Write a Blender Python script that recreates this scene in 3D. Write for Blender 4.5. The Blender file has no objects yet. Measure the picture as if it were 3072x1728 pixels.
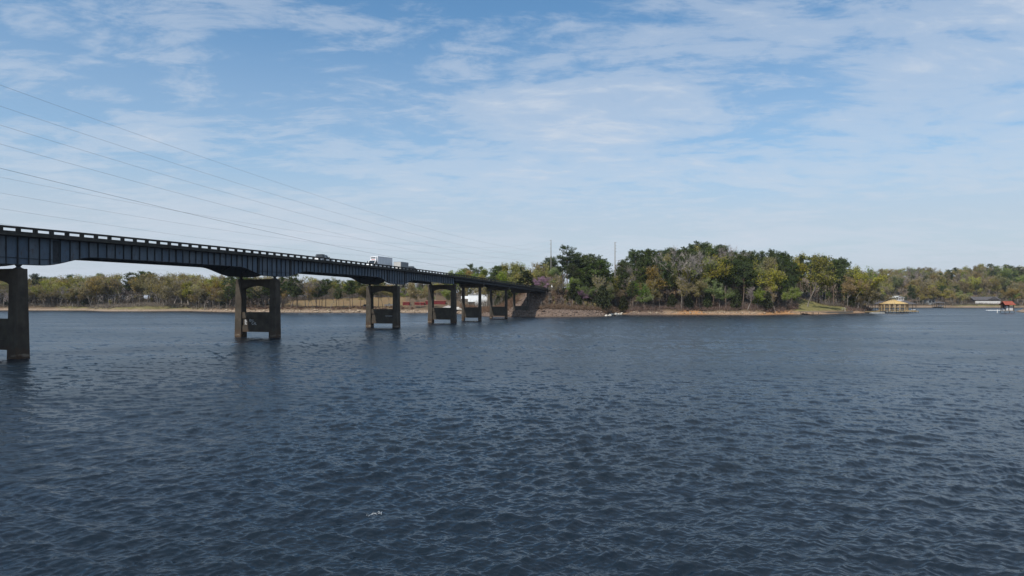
import bpy, math, random
import numpy as np
from mathutils import Vector, Matrix

# ------------------------------------------------------------------ scene, camera, light
SC = bpy.context.scene
COL = SC.collection
F, CX, HY, CAMH = 2080.0, 1536.0, 902.0, 8.0        # focal length, centre column and horizon row of the photograph, eye height

cam = bpy.data.cameras.new('camera')
cam.sensor_width = 36.0
cam.lens = 36.0 * F / 3072.0
cam.shift_y = (HY - 864.0) / 3072.0
cam.clip_start, cam.clip_end = 0.5, 20000.0
cam_o = bpy.data.objects.new('camera', cam)
cam_o.location = (0, 0, CAMH)
cam_o.rotation_euler = (math.radians(90), 0, 0)
COL.objects.link(cam_o)
SC.camera = cam_o

TH = math.atan(0.31)                                  # heading of the bridge, measured from +Y
BX, BY = math.sin(TH), math.cos(TH)                   # along the bridge
RX, RY = math.cos(TH), -math.sin(TH)                  # to its right-hand side
SUN = Vector((-3.04 * BX - RX, -3.04 * BY - RY, 4.1)).normalized()

SKY_OFF = (3.1, 7.3, 0)
world = bpy.data.worlds.new('World')
SC.world = world
world.use_nodes = True
NT = world.node_tree
for n in list(NT.nodes):
    NT.nodes.remove(n)


def wn(t, **kw):
    n = NT.nodes.new(t)
    for k, v in kw.items():
        setattr(n, k, v)
    return n


def wmath(op, a, b=None, clamp=False):
    n = wn('ShaderNodeMath', operation=op, use_clamp=clamp)
    for i, x in enumerate((a, b)):
        if x is None:
            continue
        if isinstance(x, (int, float)):
            n.inputs[i].default_value = x
        else:
            NT.links.new(x, n.inputs[i])
    return n.outputs[0]


def wramp(src, pts, interp='EASE'):
    n = wn('ShaderNodeValToRGB')
    n.color_ramp.interpolation = interp
    el = n.color_ramp.elements
    while len(el) < len(pts):
        el.new(0.5)
    for e, (p, v) in zip(el, pts):
        e.position = p
        e.color = (v, v, v, 1) if isinstance(v, (int, float)) else (*v, 1)
    NT.links.new(src, n.inputs[0])
    return n.outputs[0]


sky = wn('ShaderNodeTexSky', sky_type='NISHITA', sun_disc=False)
sky.sun_elevation = math.asin(SUN.z)
sky.sun_rotation = math.atan2(SUN.x, SUN.y)
sky.altitude = 150
sky.air_density = 1.0
sky.dust_density = 0.9
sky.ozone_density = 2.2
tc = wn('ShaderNodeTexCoord')
sep = wn('ShaderNodeSeparateXYZ')
NT.links.new(tc.outputs['Generated'], sep.inputs[0])
# the cloud deck is a flat layer seen in perspective: direction / height
hz = wmath('ADD', wmath('MAXIMUM', sep.outputs[2], 0.0), 0.11)
comb = wn('ShaderNodeCombineXYZ')
NT.links.new(wmath('DIVIDE', sep.outputs[0], hz), comb.inputs[0])
NT.links.new(wmath('DIVIDE', sep.outputs[1], hz), comb.inputs[1])


def cloud_noise(scale, rot, stretch, detail, rough, dist, off):
    m = wn('ShaderNodeMapping')
    m.inputs['Rotation'].default_value = (0, 0, math.radians(rot))
    m.inputs['Scale'].default_value = (stretch, 1, 1)
    m.inputs['Location'].default_value = off
    NT.links.new(comb.outputs[0], m.inputs[0])
    n = wn('ShaderNodeTexNoise', noise_dimensions='3D')
    n.inputs['Scale'].default_value = scale
    n.inputs['Detail'].default_value = detail
    n.inputs['Roughness'].default_value = rough
    n.inputs['Distortion'].default_value = dist
    NT.links.new(m.outputs[0], n.inputs['Vector'])
    return n.outputs['Fac']


big = cloud_noise(0.42, 20, 0.8, 2, 0.5, 0.3, SKY_OFF)
mid = cloud_noise(2.3, 25, 0.62, 8, 0.66, 0.5, (1.7, 2.2, 0.4))
fine = cloud_noise(7.5, -24, 0.6, 7, 0.66, 0.5, (0.3, 5.1, 1.2))
cl = wmath('ADD', wmath('MULTIPLY', big, 0.82), wmath('MULTIPLY', mid, 0.72))
cl = wmath('ADD', cl, wmath('MULTIPLY', fine, 0.42))
cl = wramp(wmath('MULTIPLY', cl, 0.5), [(0.435, 0.0), (0.51, 0.42), (0.605, 0.88)])
low = wramp(sep.outputs[2], [(0.0, 0.95), (0.09, 0.80), (0.22, 0.30), (0.40, 0.05)])   # thin milky air towards the skyline
skyc = wn('ShaderNodeMix', data_type='RGBA', blend_type='MULTIPLY')
skyc.inputs[0].default_value = 1.0
NT.links.new(sky.outputs[0], skyc.inputs[6])
skyc.inputs[7].default_value = (0.77, 1.26, 1.43, 1)
mixh = wn('ShaderNodeMix', data_type='RGBA')
NT.links.new(low, mixh.inputs[0])
NT.links.new(skyc.outputs[2], mixh.inputs[6])
mixh.inputs[7].default_value = (5.6, 6.05, 6.85, 1)
mixc = wn('ShaderNodeMix', data_type='RGBA')
NT.links.new(cl, mixc.inputs[0])
NT.links.new(mixh.outputs[2], mixc.inputs[6])
mixc.inputs[7].default_value = (6.2, 6.85, 7.8, 1)
bg = wn('ShaderNodeBackground')
bg.inputs[1].default_value = 0.1
NT.links.new(mixc.outputs[2], bg.inputs[0])
wo = wn('ShaderNodeOutputWorld')
NT.links.new(bg.outputs[0], wo.inputs[0])

sl = bpy.data.lights.new('sun', 'SUN')
sl.energy = 5.0
sl.angle = math.radians(0.53)
sl.color = (1.0, 0.95, 0.87)
so = bpy.data.objects.new('sun', sl)
so.rotation_euler = SUN.to_track_quat('Z', 'Y').to_euler()
so.location = (0, 0, 200)
COL.objects.link(so)

SC.view_settings.view_transform = 'Standard'
SC.view_settings.look = 'None'
SC.view_settings.gamma = 1.0
SC.view_settings.use_curve_mapping = False
SC.view_settings.exposure = 0.0
SC.render.engine = 'CYCLES'
SC.cycles.max_bounces = 6
SC.cycles.diffuse_bounces = 3
SC.cycles.glossy_bounces = 3
SC.cycles.transmission_bounces = 3
SC.cycles.transparent_max_bounces = 6
SC.cycles.use_denoising = True


# ------------------------------------------------------------------ helpers
def ptx(px, Y):
    """world X of photo column px at depth Y"""
    return (px - CX) * Y / F


def pz(py, Y):
    """world height of photo row py at depth Y"""
    return CAMH + (HY - py) * Y / F


def pxof(x, y):
    return CX + F * x / y


def BP(s, l, z):
    """bridge frame: s metres along, l metres right of its centre line"""
    return (-97.9 + s * BX + (l - 4.4) * RX, s * BY + (l - 4.4) * RY, z)


def to_sl(x, y):
    dx, dy = x + 97.9, y
    return dx * BX + dy * BY, dx * RX + dy * RY + 4.4


OFF = {}


def tag(o, label=None, cat=None, group=None, kind=None):
    for k, v in (('label', label), ('category', cat), ('group', group), ('kind', kind)):
        if v:
            o[k] = v
    return o


def empty(name, loc=(0, 0, 0), rz=0.0):
    o = bpy.data.objects.new(name, None)
    o.location = loc
    o.rotation_euler = (0, 0, rz)
    COL.objects.link(o)
    OFF[o.name] = tuple(loc) if rz == 0 else None
    return o


def link(name, me, parent=None):
    o = bpy.data.objects.new(name, me)
    COL.objects.link(o)
    if parent is not None:
        o.parent = parent
        OFF[o.name] = OFF.get(parent.name)
    else:
        OFF[o.name] = (0, 0, 0)
    return o


def mesh_np(name, V, groups, mat, smooth=False, attrs=None):
    """mesh from a vertex array and index arrays of shape (n, k)"""
    me = bpy.data.meshes.new(name)
    V = np.asarray(V, np.float32).reshape(-1, 3)
    me.vertices.add(len(V))
    me.vertices.foreach_set('co', V.ravel())
    groups = [np.asarray(g, np.int32) for g in groups if len(g)]
    nl = sum(g.size for g in groups)
    npoly = sum(len(g) for g in groups)
    me.loops.add(nl)
    me.loops.foreach_set('vertex_index', np.concatenate([g.ravel() for g in groups]))
    me.polygons.add(npoly)
    tot = np.concatenate([np.full(len(g), g.shape[1], np.int32) for g in groups])
    st = np.concatenate([[0], np.cumsum(tot)[:-1]]).astype(np.int32)
    me.polygons.foreach_set('loop_start', st)
    me.polygons.foreach_set('loop_total', tot)
    if smooth:
        me.polygons.foreach_set('use_smooth', np.ones(npoly, bool))
    for k, a in (attrs or {}).items():
        at = me.attributes.new(k, 'FLOAT', 'POINT')
        at.data.foreach_set('value', np.asarray(a, np.float32))
    me.materials.append(mat)
    me.update(calc_edges=True)
    return me


class MB:
    def __init__(self):
        self.v, self.f = [], []

    def add(self, pts, faces):
        n = len(self.v)
        self.v += [tuple(p) for p in pts]
        self.f += [tuple(i + n for i in f) for f in faces]
        return self

    def hexa(self, p):
        return self.add(p, [(3, 2, 1, 0), (4, 5, 6, 7), (0, 1, 5, 4), (1, 2, 6, 5), (2, 3, 7, 6), (3, 0, 4, 7)])

    def box(self, x0, x1, y0, y1, z0, z1):
        return self.hexa([(x0, y0, z0), (x1, y0, z0), (x1, y1, z0), (x0, y1, z0),
                          (x0, y0, z1), (x1, y0, z1), (x1, y1, z1), (x0, y1, z1)])

    def bbox(self, s0, s1, l0, l1, z0, z1):
        """box in the bridge frame"""
        return self.hexa([BP(s0, l0, z0), BP(s0, l1, z0), BP(s1, l1, z0), BP(s1, l0, z0),
                          BP(s0, l0, z1), BP(s0, l1, z1), BP(s1, l1, z1), BP(s1, l0, z1)])

    def prism(self, poly, fn, t0, t1):
        """extrude a 2-D polygon; fn(a, b, t) gives the 3-D point"""
        n = len(poly)
        pts = [fn(a, b, t0) for a, b in poly] + [fn(a, b, t1) for a, b in poly]
        fs = [tuple(range(n))[::-1], tuple(range(n, 2 * n))]
        fs += [(i, (i + 1) % n, n + (i + 1) % n, n + i) for i in range(n)]
        return self.add(pts, fs)

    def rings(self, rings, cap=True):
        n = len(rings[0])
        pts = [p for r in rings for p in r]
        fs = []
        for k in range(len(rings) - 1):
            for i in range(n):
                j = (i + 1) % n
                fs.append((k * n + i, k * n + j, (k + 1) * n + j, (k + 1) * n + i))
        if cap:
            fs.append(tuple(range(n))[::-1])
            fs.append(tuple(range((len(rings) - 1) * n, len(rings) * n)))
        return self.add(pts, fs)

    def tube(self, pts, rad, n=6):
        pts = [Vector(p) for p in pts]
        rr = []
        for i, p in enumerate(pts):
            d = (pts[min(i + 1, len(pts) - 1)] - pts[max(i - 1, 0)]).normalized()
            a = d.orthogonal().normalized() if abs(d.z) > 0.95 else d.cross(Vector((0, 0, 1))).normalized()
            b = d.cross(a)
            r = rad[i] if isinstance(rad, (list, tuple)) else rad
            rr.append([tuple(p + (a * math.cos(t) + b * math.sin(t)) * r) for t in (2 * math.pi * k / n for k in range(n))])
        return self.rings(rr)

    def lathe(self, c, prof, n=12):
        return self.rings([[(c[0] + r * math.cos(2 * math.pi * k / n), c[1] + r * math.sin(2 * math.pi * k / n), c[2] + z)
                            for k in range(n)] for r, z in prof])

    def build(self, name, mat, parent=None, smooth=False):
        me = bpy.data.meshes.new(name)
        off = OFF.get(parent.name) if parent is not None else None
        v = self.v if not off else [(a - off[0], b - off[1], c - off[2]) for a, b, c in self.v]
        me.from_pydata(v, [], self.f)
        me.materials.append(mat)
        if smooth:
            for p in me.polygons:
                p.use_smooth = True
        return link(name, me, parent)


def copy_tree(o, parent=None):
    c = o.copy()
    COL.objects.link(c)
    c.parent = parent
    for ch in o.children:
        copy_tree(ch, c)
    return c


# ------------------------------------------------------------------ materials
class Mat:
    def __init__(self, name):
        self.m = bpy.data.materials.new(name)
        self.m.use_nodes = True
        self.t = self.m.node_tree
        self.b = self.t.nodes['Principled BSDF']
        self.pos = self.n('ShaderNodeNewGeometry').outputs['Position']

    def n(self, typ, **kw):
        nd = self.t.nodes.new(typ)
        for k, v in kw.items():
            setattr(nd, k, v)
        return nd

    def put(self, sock, v):
        if isinstance(v, (int, float)):
            sock.default_value = v
        elif isinstance(v, (tuple, list)):
            sock.default_value = (*v, 1) if len(v) == 3 and len(sock.default_value) == 4 else v
        else:
            self.t.links.new(v, sock)

    def math(self, op, a, b=0.0, clamp=False):
        nd = self.n('ShaderNodeMath', operation=op, use_clamp=clamp)
        self.put(nd.inputs[0], a)
        self.put(nd.inputs[1], b)
        return nd.outputs[0]

    def noise(self, scale, detail=4, rough=0.55, vec=None, dist=0.0, sc=None):
        v = vec or self.pos
        if sc:
            mp = self.n('ShaderNodeMapping')
            mp.inputs['Scale'].default_value = sc
            self.put(mp.inputs[0], v)
            v = mp.outputs[0]
        nd = self.n('ShaderNodeTexNoise')
        self.put(nd.inputs['Vector'], v)
        nd.inputs['Scale'].default_value = scale
        nd.inputs['Detail'].default_value = detail
        nd.inputs['Roughness'].default_value = rough
        nd.inputs['Distortion'].default_value = dist
        return nd.outputs['Fac']

    def ramp(self, src, pts, interp='LINEAR'):
        nd = self.n('ShaderNodeValToRGB')
        nd.color_ramp.interpolation = interp
        el = nd.color_ramp.elements
        while len(el) < len(pts):
            el.new(0.5)
        for e, (p, v) in zip(el, pts):
            e.position = p
            e.color = (v, v, v, 1) if isinstance(v, (int, float)) else (*v, 1)
        self.put(nd.inputs[0], src)
        return nd.outputs[0]

    def mix(self, fac, a, b, blend='MIX'):
        nd = self.n('ShaderNodeMix', data_type='RGBA', blend_type=blend)
        self.put(nd.inputs[0], fac)
        self.put(nd.inputs[6], a)
        self.put(nd.inputs[7], b)
        return nd.outputs[2]

    def attr(self, name):
        return self.n('ShaderNodeAttribute', attribute_name=name).outputs['Fac']

    def bump(self, h, strength, dist=1.0, prev=None):
        nd = self.n('ShaderNodeBump')
        nd.inputs['Strength'].default_value = strength
        nd.inputs['Distance'].default_value = dist
        self.put(nd.inputs['Height'], h)
        if prev is not None:
            self.put(nd.inputs['Normal'], prev)
        return nd.outputs[0]

    def done(self, color, rough=0.8, spec=0.3, normal=None, metal=0.0):
        self.put(self.b.inputs['Base Color'], color)
        self.put(self.b.inputs['Roughness'], rough)
        self.b.inputs['Specular IOR Level'].default_value = spec
        self.b.inputs['Metallic'].default_value = metal
        if normal is not None:
            self.put(self.b.inputs['Normal'], normal)
        return self.m


def simple(name, c, rough=0.75, var=0.25, scale=1.5, spec=0.25, c2=None):
    """a colour with mottled variation"""
    m = Mat(name)
    d = c2 or tuple(x * (1 - var) for x in c)
    f = m.ramp(m.noise(scale, 5, 0.6), [(0.35, 0.0), (0.65, 1.0)])
    return m.done(m.mix(f, d, c), rough, spec)


def zramp(m, z0, z1):
    sp = m.n('ShaderNodeSeparateXYZ')
    m.put(sp.inputs[0], m.pos)
    mr = m.n('ShaderNodeMapRange')
    m.put(mr.inputs[0], sp.outputs[2])
    mr.inputs[1].default_value = z0
    mr.inputs[2].default_value = z1
    return mr.outputs[0]


def concrete_mat():
    m = Mat('weathered_concrete')
    a = m.ramp(m.noise(0.55, 6, 0.65), [(0.3, (0.036, 0.031, 0.026)), (0.7, (0.088, 0.075, 0.058))])
    streak = m.ramp(m.noise(1.5, 6, 0.6, sc=(1, 1, 0.12)), [(0.42, 0.0), (0.7, 1.0)])
    a = m.mix(m.math('MULTIPLY', streak, 0.6), a, (0.05, 0.036, 0.027))
    wob = m.math('MULTIPLY', m.math('SUBTRACT', m.noise(0.9, 4), 0.5), 0.5)
    wet = m.ramp(m.math('ADD', zramp(m, 0.0, 4.0), wob), [(0.0, 1.0), (0.05, 1.0), (0.12, 0.75), (0.36, 0.65), (0.42, 0.0)])
    a = m.mix(m.math('MULTIPLY', wet, 0.8), a, (0.065, 0.04, 0.026))
    line = m.ramp(m.math('ADD', zramp(m, 0.0, 4.0), m.math('MULTIPLY', wob, 0.4)), [(0.05, 0.0), (0.09, 0.55), (0.14, 0.55), (0.17, 0.0)])
    a = m.mix(m.math('MULTIPLY', line, m.ramp(m.noise(0.8, 3), [(0.45, 0.0), (0.6, 1.0)])), a, (0.26, 0.22, 0.17))
    nb = m.bump(m.noise(6, 6, 0.7), 0.35, 0.05)
    return m.done(a, 0.9, 0.2, nb)


def steel_mat():
    m = Mat('blue_grey_girder_steel')
    rnd = m.n('ShaderNodeObjectInfo').outputs['Random']
    a = m.mix(rnd, (0.09, 0.128, 0.175), (0.125, 0.15, 0.178))
    st = m.ramp(m.noise(1.3, 6, 0.7, sc=(1, 1, 0.25)), [(0.45, 0.0), (0.75, 1.0)])
    a = m.mix(m.math('MULTIPLY', st, 0.55), a, (0.055, 0.05, 0.048))
    rust = m.ramp(m.noise(1.5, 6, 0.72, sc=(1, 1, 0.5)), [(0.55, 0.0), (0.68, 1.0)])
    a = m.mix(m.math('MULTIPLY', rust, 0.7), a, (0.075, 0.042, 0.03))
    return m.done(a, 0.6, 0.3)


M = {}
M['concrete'] = concrete_mat()
M['steel'] = steel_mat()
M['steel_dark'] = simple('dark_flange_steel', (0.04, 0.044, 0.05), 0.6, 0.4, 2.0)
M['rail'] = simple('grimy_rail_concrete', (0.06, 0.055, 0.048), 0.9, 0.45, 1.2)
M['beam'] = simple('approach_beam_concrete', (0.075, 0.078, 0.082), 0.85, 0.35, 0.8)
M['asphalt'] = simple('asphalt', (0.055, 0.054, 0.052), 0.9, 0.25, 3.0)
M['paint_w'] = simple('white_paint', (0.78, 0.78, 0.76), 0.5, 0.08, 2.0)
M['line_y'] = simple('yellow_line_paint', (0.6, 0.42, 0.06), 0.7, 0.2, 2.0)
M['rubber'] = simple('tyre_rubber', (0.02, 0.02, 0.02), 0.85, 0.2, 5)
M['chrome'] = simple('dull_metal', (0.35, 0.35, 0.36), 0.35, 0.2, 5, 0.5)
M['glass'] = simple('dark_window_glass', (0.02, 0.025, 0.03), 0.08, 0.2, 0.5, 0.6)
M['graffiti'] = simple('white_spray_paint', (0.62, 0.62, 0.62), 0.8, 0.3, 6)


# ------------------------------------------------------------------ terrain
def sstep(a, b, x):
    t = np.clip((x - a) / (b - a), 0, 1)
    return t * t * (3 - 2 * t)


def wob(x, y, k=1.0, seed=0.0):
    return (np.sin(x * 0.31 * k + 1.3 + seed) * np.cos(y * 0.27 * k + seed * 2.1) + 0.6 * np.sin(x * 0.73 * k - y * 0.51 * k + 2.2 + seed)
            + 0.4 * np.cos(x * 1.31 * k + y * 1.17 * k + seed)) / 2.0


SHORE = [(-600, 600), (0, 560), (250, 552), (320, 508), (440, 512), (561, 526), (657, 482), (900, 458), (1107, 451), (1293, 446),
         (1388, 410), (1440, 362), (1452, 348), (1477, 342), (1531, 336), (1621, 334), (1700, 336), (1774, 340), (1821, 352), (1867, 399),
         (1883, 384), (1968, 383), (2080, 388), (2200, 382), (2300, 378), (2366, 396), (2416, 392), (2466, 398), (2548, 426), (2598, 444), (2640, 458)]
LAND = [(ptx(p, y), y) for p, y in SHORE] + [(232, 500), (238, 560), (255, 640), (330, 742), (420, 785), (457, 792), (500, 786), (560, 793), (640, 790),
        (900, 800), (2500, 900), (4500, 7000), (-6000, 7000), (-2500, 800)]
POINT = [(302, 402), (330, 446), (352, 482), (372, 512), (420, 540), (520, 548), (900, 560), (900, 250), (420, 260), (330, 340)]


def signed(poly, x, y):
    x, y = np.asarray(x, float), np.asarray(y, float)
    best = np.full(x.shape, 1e18)
    inside = np.zeros(x.shape, bool)
    n = len(poly)
    for i in range(n):
        ax, ay = poly[i]
        bx, by = poly[(i + 1) % n]
        ex, ey = bx - ax, by - ay
        t = np.clip(((x - ax) * ex + (y - ay) * ey) / (ex * ex + ey * ey), 0, 1)
        best = np.minimum(best, (x - ax - t * ex) ** 2 + (y - ay - t * ey) ** 2)
        c = ((ay > y) != (by > y))
        with np.errstate(divide='ignore', invalid='ignore'):
            inside ^= c & (x < (bx - ax) * (y - ay) / (by - ay + 1e-12) + ax)
    d = np.sqrt(best)
    return np.where(inside, d, -d)


def shore_d(x, y):
    d = np.maximum(signed(LAND, x, y), signed(POINT, x, y))
    return d + 1.3 * wob(x, y, 0.8) + 0.6 * wob(x, y, 2.3, 3.0)


def emb_z(x, y):
    s, l = to_sl(np.asarray(x, float), np.asarray(y, float))
    return 13.0 - np.maximum(np.abs(l) - 7.0, 0) * 0.52 - np.maximum(395.0 - s, 0) * 0.335


def ground(x, y):
    x, y = np.asarray(x, float), np.asarray(y, float)
    d = shore_d(x, y)
    wR = sstep(560, 700, y) * sstep(150, 260, x)
    wP = sstep(5, 45, x) * (1 - wR) * (1 - sstep(520, 640, y))
    wL = np.clip(1 - wR - wP, 0, 1)
    bank = np.where(d < 0, np.maximum(d * 0.35, -4.0), np.minimum(d * 0.42, 1.3 + 0.05 * np.minimum(d, 12)))
    bank = bank + 1.1 * sstep(3.0, 7.0, d) * (1 + 0.5 * wob(x, y, 0.5, 5.0))
    rise = wL * (0.058 * np.clip(d - 8, 0, 112)) + wP * (13.0 * sstep(4, 72, d)) + wR * (42.0 * sstep(14, 300, d))
    hill = 5.0 * np.exp(-(((x - 110) / 75) ** 2 + ((y - 465) / 45) ** 2)) + 7.0 * np.exp(-(((x + 5) / 90) ** 2 + ((y - 640) / 90) ** 2))
    z = bank + np.where(d > 3, rise + hill * sstep(4, 50, d), 0) + np.where(d > 8, 0.35 * wob(x, y, 0.35, 1.0), 0)
    e = emb_z(x, y)
    z = np.where(e > -1.0, np.maximum(z, e), z)
    s, l = to_sl(x, y)
    cut = (np.abs(l) < 7.0) & (s > 395.0) & (s < 505)
    return np.where(cut, 13.0, z)


def gz(x, y):
    return float(ground(np.array([x]), np.array([y]))[0])


xs = np.unique(np.concatenate([np.arange(-1400, -440, 30), np.arange(-440, 470, 2.8), np.arange(470, 720, 8), np.arange(720, 2200, 60)]))
ys = np.concatenate([np.arange(270, 330, 6), np.arange(330, 575, 2.4), np.arange(575, 840, 6), np.arange(840, 1200, 18), np.geomspace(1220, 6500, 26)])
GX, GY = np.meshgrid(xs, ys)
gx, gy = GX.ravel(), GY.ravel()
TZ = ground(gx, gy)
TD = shore_d(gx, gy)
TP = CX + F * gx / gy
nx, ny = len(xs), len(ys)
ii = (np.arange(ny - 1)[:, None] * nx + np.arange(nx - 1)[None, :]).ravel()
quads = np.stack([ii, ii + 1, ii + nx + 1, ii + nx], 1)


def box_mask(v, a, b, soft):
    return sstep(a - soft, a, v) * (1 - sstep(b, b + soft, v))


sand = (1 - sstep(2.2, 5.0, TD + 0.8 * wob(gx, gy, 1.4, 2.0)))
clay = sand * np.clip(box_mask(TP, 2040, 2110, 15) + box_mask(TP, 2290, 2372, 20) + 0.6 * box_mask(TP, 1880, 1930, 15) + 0.4, 0, 1) * box_mask(TP, 1878, 2600, 10) * (gy < 520)
clay = np.maximum(clay, (1 - sstep(5.5, 8.5, TD)) * np.clip(box_mask(TP, 2045, 2105, 8) + box_mask(TP, 2305, 2368, 10), 0, 1) * (gy < 420))
lawn = box_mask(TP, 2392, 2540, 12) * box_mask(gy, 396, 452, 6) * sstep(3, 6, TD)
lawn = np.maximum(lawn, 0.9 * box_mask(TP, 2880, 3040, 30) * box_mask(TD, 6, 26, 4) * (gy > 700))
lawn = np.maximum(lawn, 0.75 * box_mask(TP, 200, 600, 40) * box_mask(TD, 5, 34, 5) * (gy < 640))
field = box_mask(TP, 850, 1205, 25) * box_mask(TD, 13, 130, 6) * (gy < 640)
road_s, road_l = to_sl(gx, gy)
rip = box_mask(road_l, -26, 62, 6) * box_mask(road_s, 340, 420, 8) * (1 - sstep(4.4, 5.4, TZ + 0.5 * wob(gx, gy, 0.7)))
rip = np.maximum(rip, (np.abs(road_l) < 6.8) * box_mask(road_s, 340, 396, 2) * 1.0)
m = Mat('ground_cover')
n1, n2, n3 = m.noise(0.35, 6, 0.65), m.noise(1.6, 6, 0.7), m.noise(0.09, 3)
c = m.mix(m.ramp(n2, [(0.3, 0), (0.7, 1)]), (0.075, 0.05, 0.034), (0.15, 0.105, 0.072))
c = m.mix(m.ramp(n1, [(0.45, 0), (0.7, 0.6)]), c, (0.075, 0.075, 0.035))
fc = m.mix(m.ramp(n2, [(0.3, 0), (0.7, 1)]), (0.125, 0.08, 0.042), (0.20, 0.135, 0.07))
c = m.mix(m.attr('field'), c, m.mix(m.ramp(n3, [(0.4, 0), (0.6, 0.5)]), fc, (0.17, 0.135, 0.065)))
lc = m.mix(m.ramp(n1, [(0.35, 0), (0.65, 1)]), (0.10, 0.10, 0.035), (0.19, 0.165, 0.07))
c = m.mix(m.attr('lawn'), c, lc)
sc_ = m.mix(m.ramp(n2, [(0.35, 0), (0.65, 1)]), (0.17, 0.125, 0.092), (0.32, 0.245, 0.185))
c = m.mix(m.attr('sand'), c, sc_)
c = m.mix(m.attr('clay'), c, m.mix(m.ramp(n2, [(0.3, 0), (0.7, 1)]), (0.22, 0.11, 0.05), (0.38, 0.22, 0.11)))
rc = m.mix(m.ramp(m.noise(1.1, 7, 0.75), [(0.35, 0), (0.62, 1)]), (0.085, 0.06, 0.048), (0.17, 0.125, 0.10))
c = m.mix(m.attr('rip'), c, rc)
wet_refl = m.ramp(m.math('ADD', zramp(m, 0.0, 1.0), m.math('MULTIPLY', m.math('SUBTRACT', n2, 0.5), 0.5)), [(0.25, 0.75), (0.5, 0.0)])  # wet soil margin plus the bank's dark reflection painted into the ground colour
c = m.mix(wet_refl, c, (0.05, 0.036, 0.026))
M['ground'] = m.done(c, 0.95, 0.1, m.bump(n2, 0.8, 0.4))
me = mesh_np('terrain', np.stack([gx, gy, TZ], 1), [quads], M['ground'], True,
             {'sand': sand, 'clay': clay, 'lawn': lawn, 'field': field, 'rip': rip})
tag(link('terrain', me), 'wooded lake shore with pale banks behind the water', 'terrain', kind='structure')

# ------------------------------------------------------------------ water: one sheet all round, finer where waves can be told apart
KP = 5547.0                                            # eye height x focal length in render pixels: rows one pixel apart where seen
rs = np.concatenate([[0.0], np.geomspace(4, 15, 12)[:-1], KP / np.arange(KP / 15.0, 5.0, -0.66), np.geomspace(1200, 9000, 12)])
fine_a = np.arange(-41.0, 41.0, 0.1)
ang = np.radians(np.concatenate([fine_a, np.linspace(41.0, 319.0, 60)[:-1]]))
RR, AA = np.meshgrid(rs, ang, indexing='ij')
wx, wy = RR * np.sin(AA), RR * np.cos(AA)
rng = np.random.default_rng(11)
step_r = np.maximum(RR * RR * 0.62 / KP, RR * 0.00175) + 0.004
wz = np.zeros_like(wx)
dxs, dys = np.zeros_like(wx), np.zeros_like(wx)
lost = np.zeros_like(wx)
sx_, sy_ = np.zeros_like(wx), np.zeros_like(wx)
NW = 96
gustf = 1 + 0.30 * np.sin(wx * 0.045 + 0.9 * np.sin(wy * 0.031)) * np.sin(wy * 0.027 + 1.3 + 0.8 * np.sin(wx * 0.021)) + 0.18 * wob(wx, wy, 0.21, 4.0)
for k in range(NW):
    lam = 0.13 * (3.2 / 0.13) ** (k / (NW - 1.0)) * rng.uniform(0.95, 1.05)
    slope = 0.033 * (0.55 + 0.9 * rng.random()) * (1.25 if lam < 0.8 else 0.95) * math.exp(-(lam / 3.4) ** 4)
    amp = slope * lam / 6.283
    a = math.radians(96) + math.radians(24) * rng.choice([-1, 1], p=[0.4, 0.6]) + rng.normal(0, 0.24 if lam > 0.9 else 0.45)
    kx, ky = math.cos(a) * 6.283 / lam, math.sin(a) * 6.283 / lam
    ph = (kx * wx + ky * wy + rng.random() * 6.283).astype(np.float32)
    w = np.clip(lam * abs(math.sin(a)) / (2.4 * step_r) - 0.5, 0, 1)
    env = np.clip(1 + 0.75 * np.sin(wx * rng.normal() * 0.9 / lam ** 0.7 + wy * rng.normal() * 0.7 / lam ** 0.7 + rng.random() * 6).astype(np.float32), 0.1, 2) * (gustf if lam < 1.4 else 1.0)
    sn, cs = np.sin(ph), np.cos(ph)
    # ripples the mesh cannot carry still tilt each facet by what is left after averaging over it
    res = w + (1 - w) * 0.85 * np.sqrt(np.clip(lam / (2.2 * step_r), 0.02, 1))
    lost += (1 - res ** 2) * slope ** 2 * 0.6
    t_ = slope * res * env * cs
    sx_ += t_ * math.cos(a)
    sy_ += t_ * math.sin(a)
    wz += amp * w * env * sn
    q = 0.75 * amp * w * env * cs
    dxs += q * math.cos(a)
    dys += q * math.sin(a)
nr, na = RR.shape
V = np.stack([(wx + dxs).ravel(), (wy + dys).ravel(), wz.ravel()], 1)
i0 = (np.arange(nr - 1)[:, None] * na + np.arange(na)[None, :])
j0 = (np.arange(nr - 1)[:, None] * na + (np.arange(na)[None, :] + 1) % na)
quads = np.stack([j0.ravel(), j0.ravel() + na, i0.ravel() + na, i0.ravel()], 1)
chop = 0.47 * np.sqrt(np.sqrt(2 * (lost + 0.006)))           # roughness standing for ripples finer than the mesh
m = Mat('lake_water')
gust = m.ramp(m.noise(0.035, 5, 0.62, None, 0.4, (0.4, 1.0, 1)), [(0.32, 0.0), (0.68, 1.0)])
rgh = m.math('MULTIPLY', m.attr('chop'), m.math('ADD', m.math('MULTIPLY', gust, 0.35), 0.82))
silt = m.mix(gust, (0.0040, 0.0104, 0.0196), (0.0056, 0.0108, 0.0160))
M['water'] = m.done(silt, rgh, 0.5)
m.b.inputs['IOR'].default_value = 1.333
me = mesh_np('water', V, [quads], M['water'], True, {'chop': chop.ravel()})
nv = np.stack([-sx_.ravel(), -sy_.ravel(), np.ones(sx_.size)], 1)
nv /= np.linalg.norm(nv, axis=1)[:, None]
me.normals_split_custom_set_from_vertices(nv.astype(np.float32))
tag(link('water', me), 'wind-rippled dark blue lake water across the foreground', 'water', kind='structure')

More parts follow.
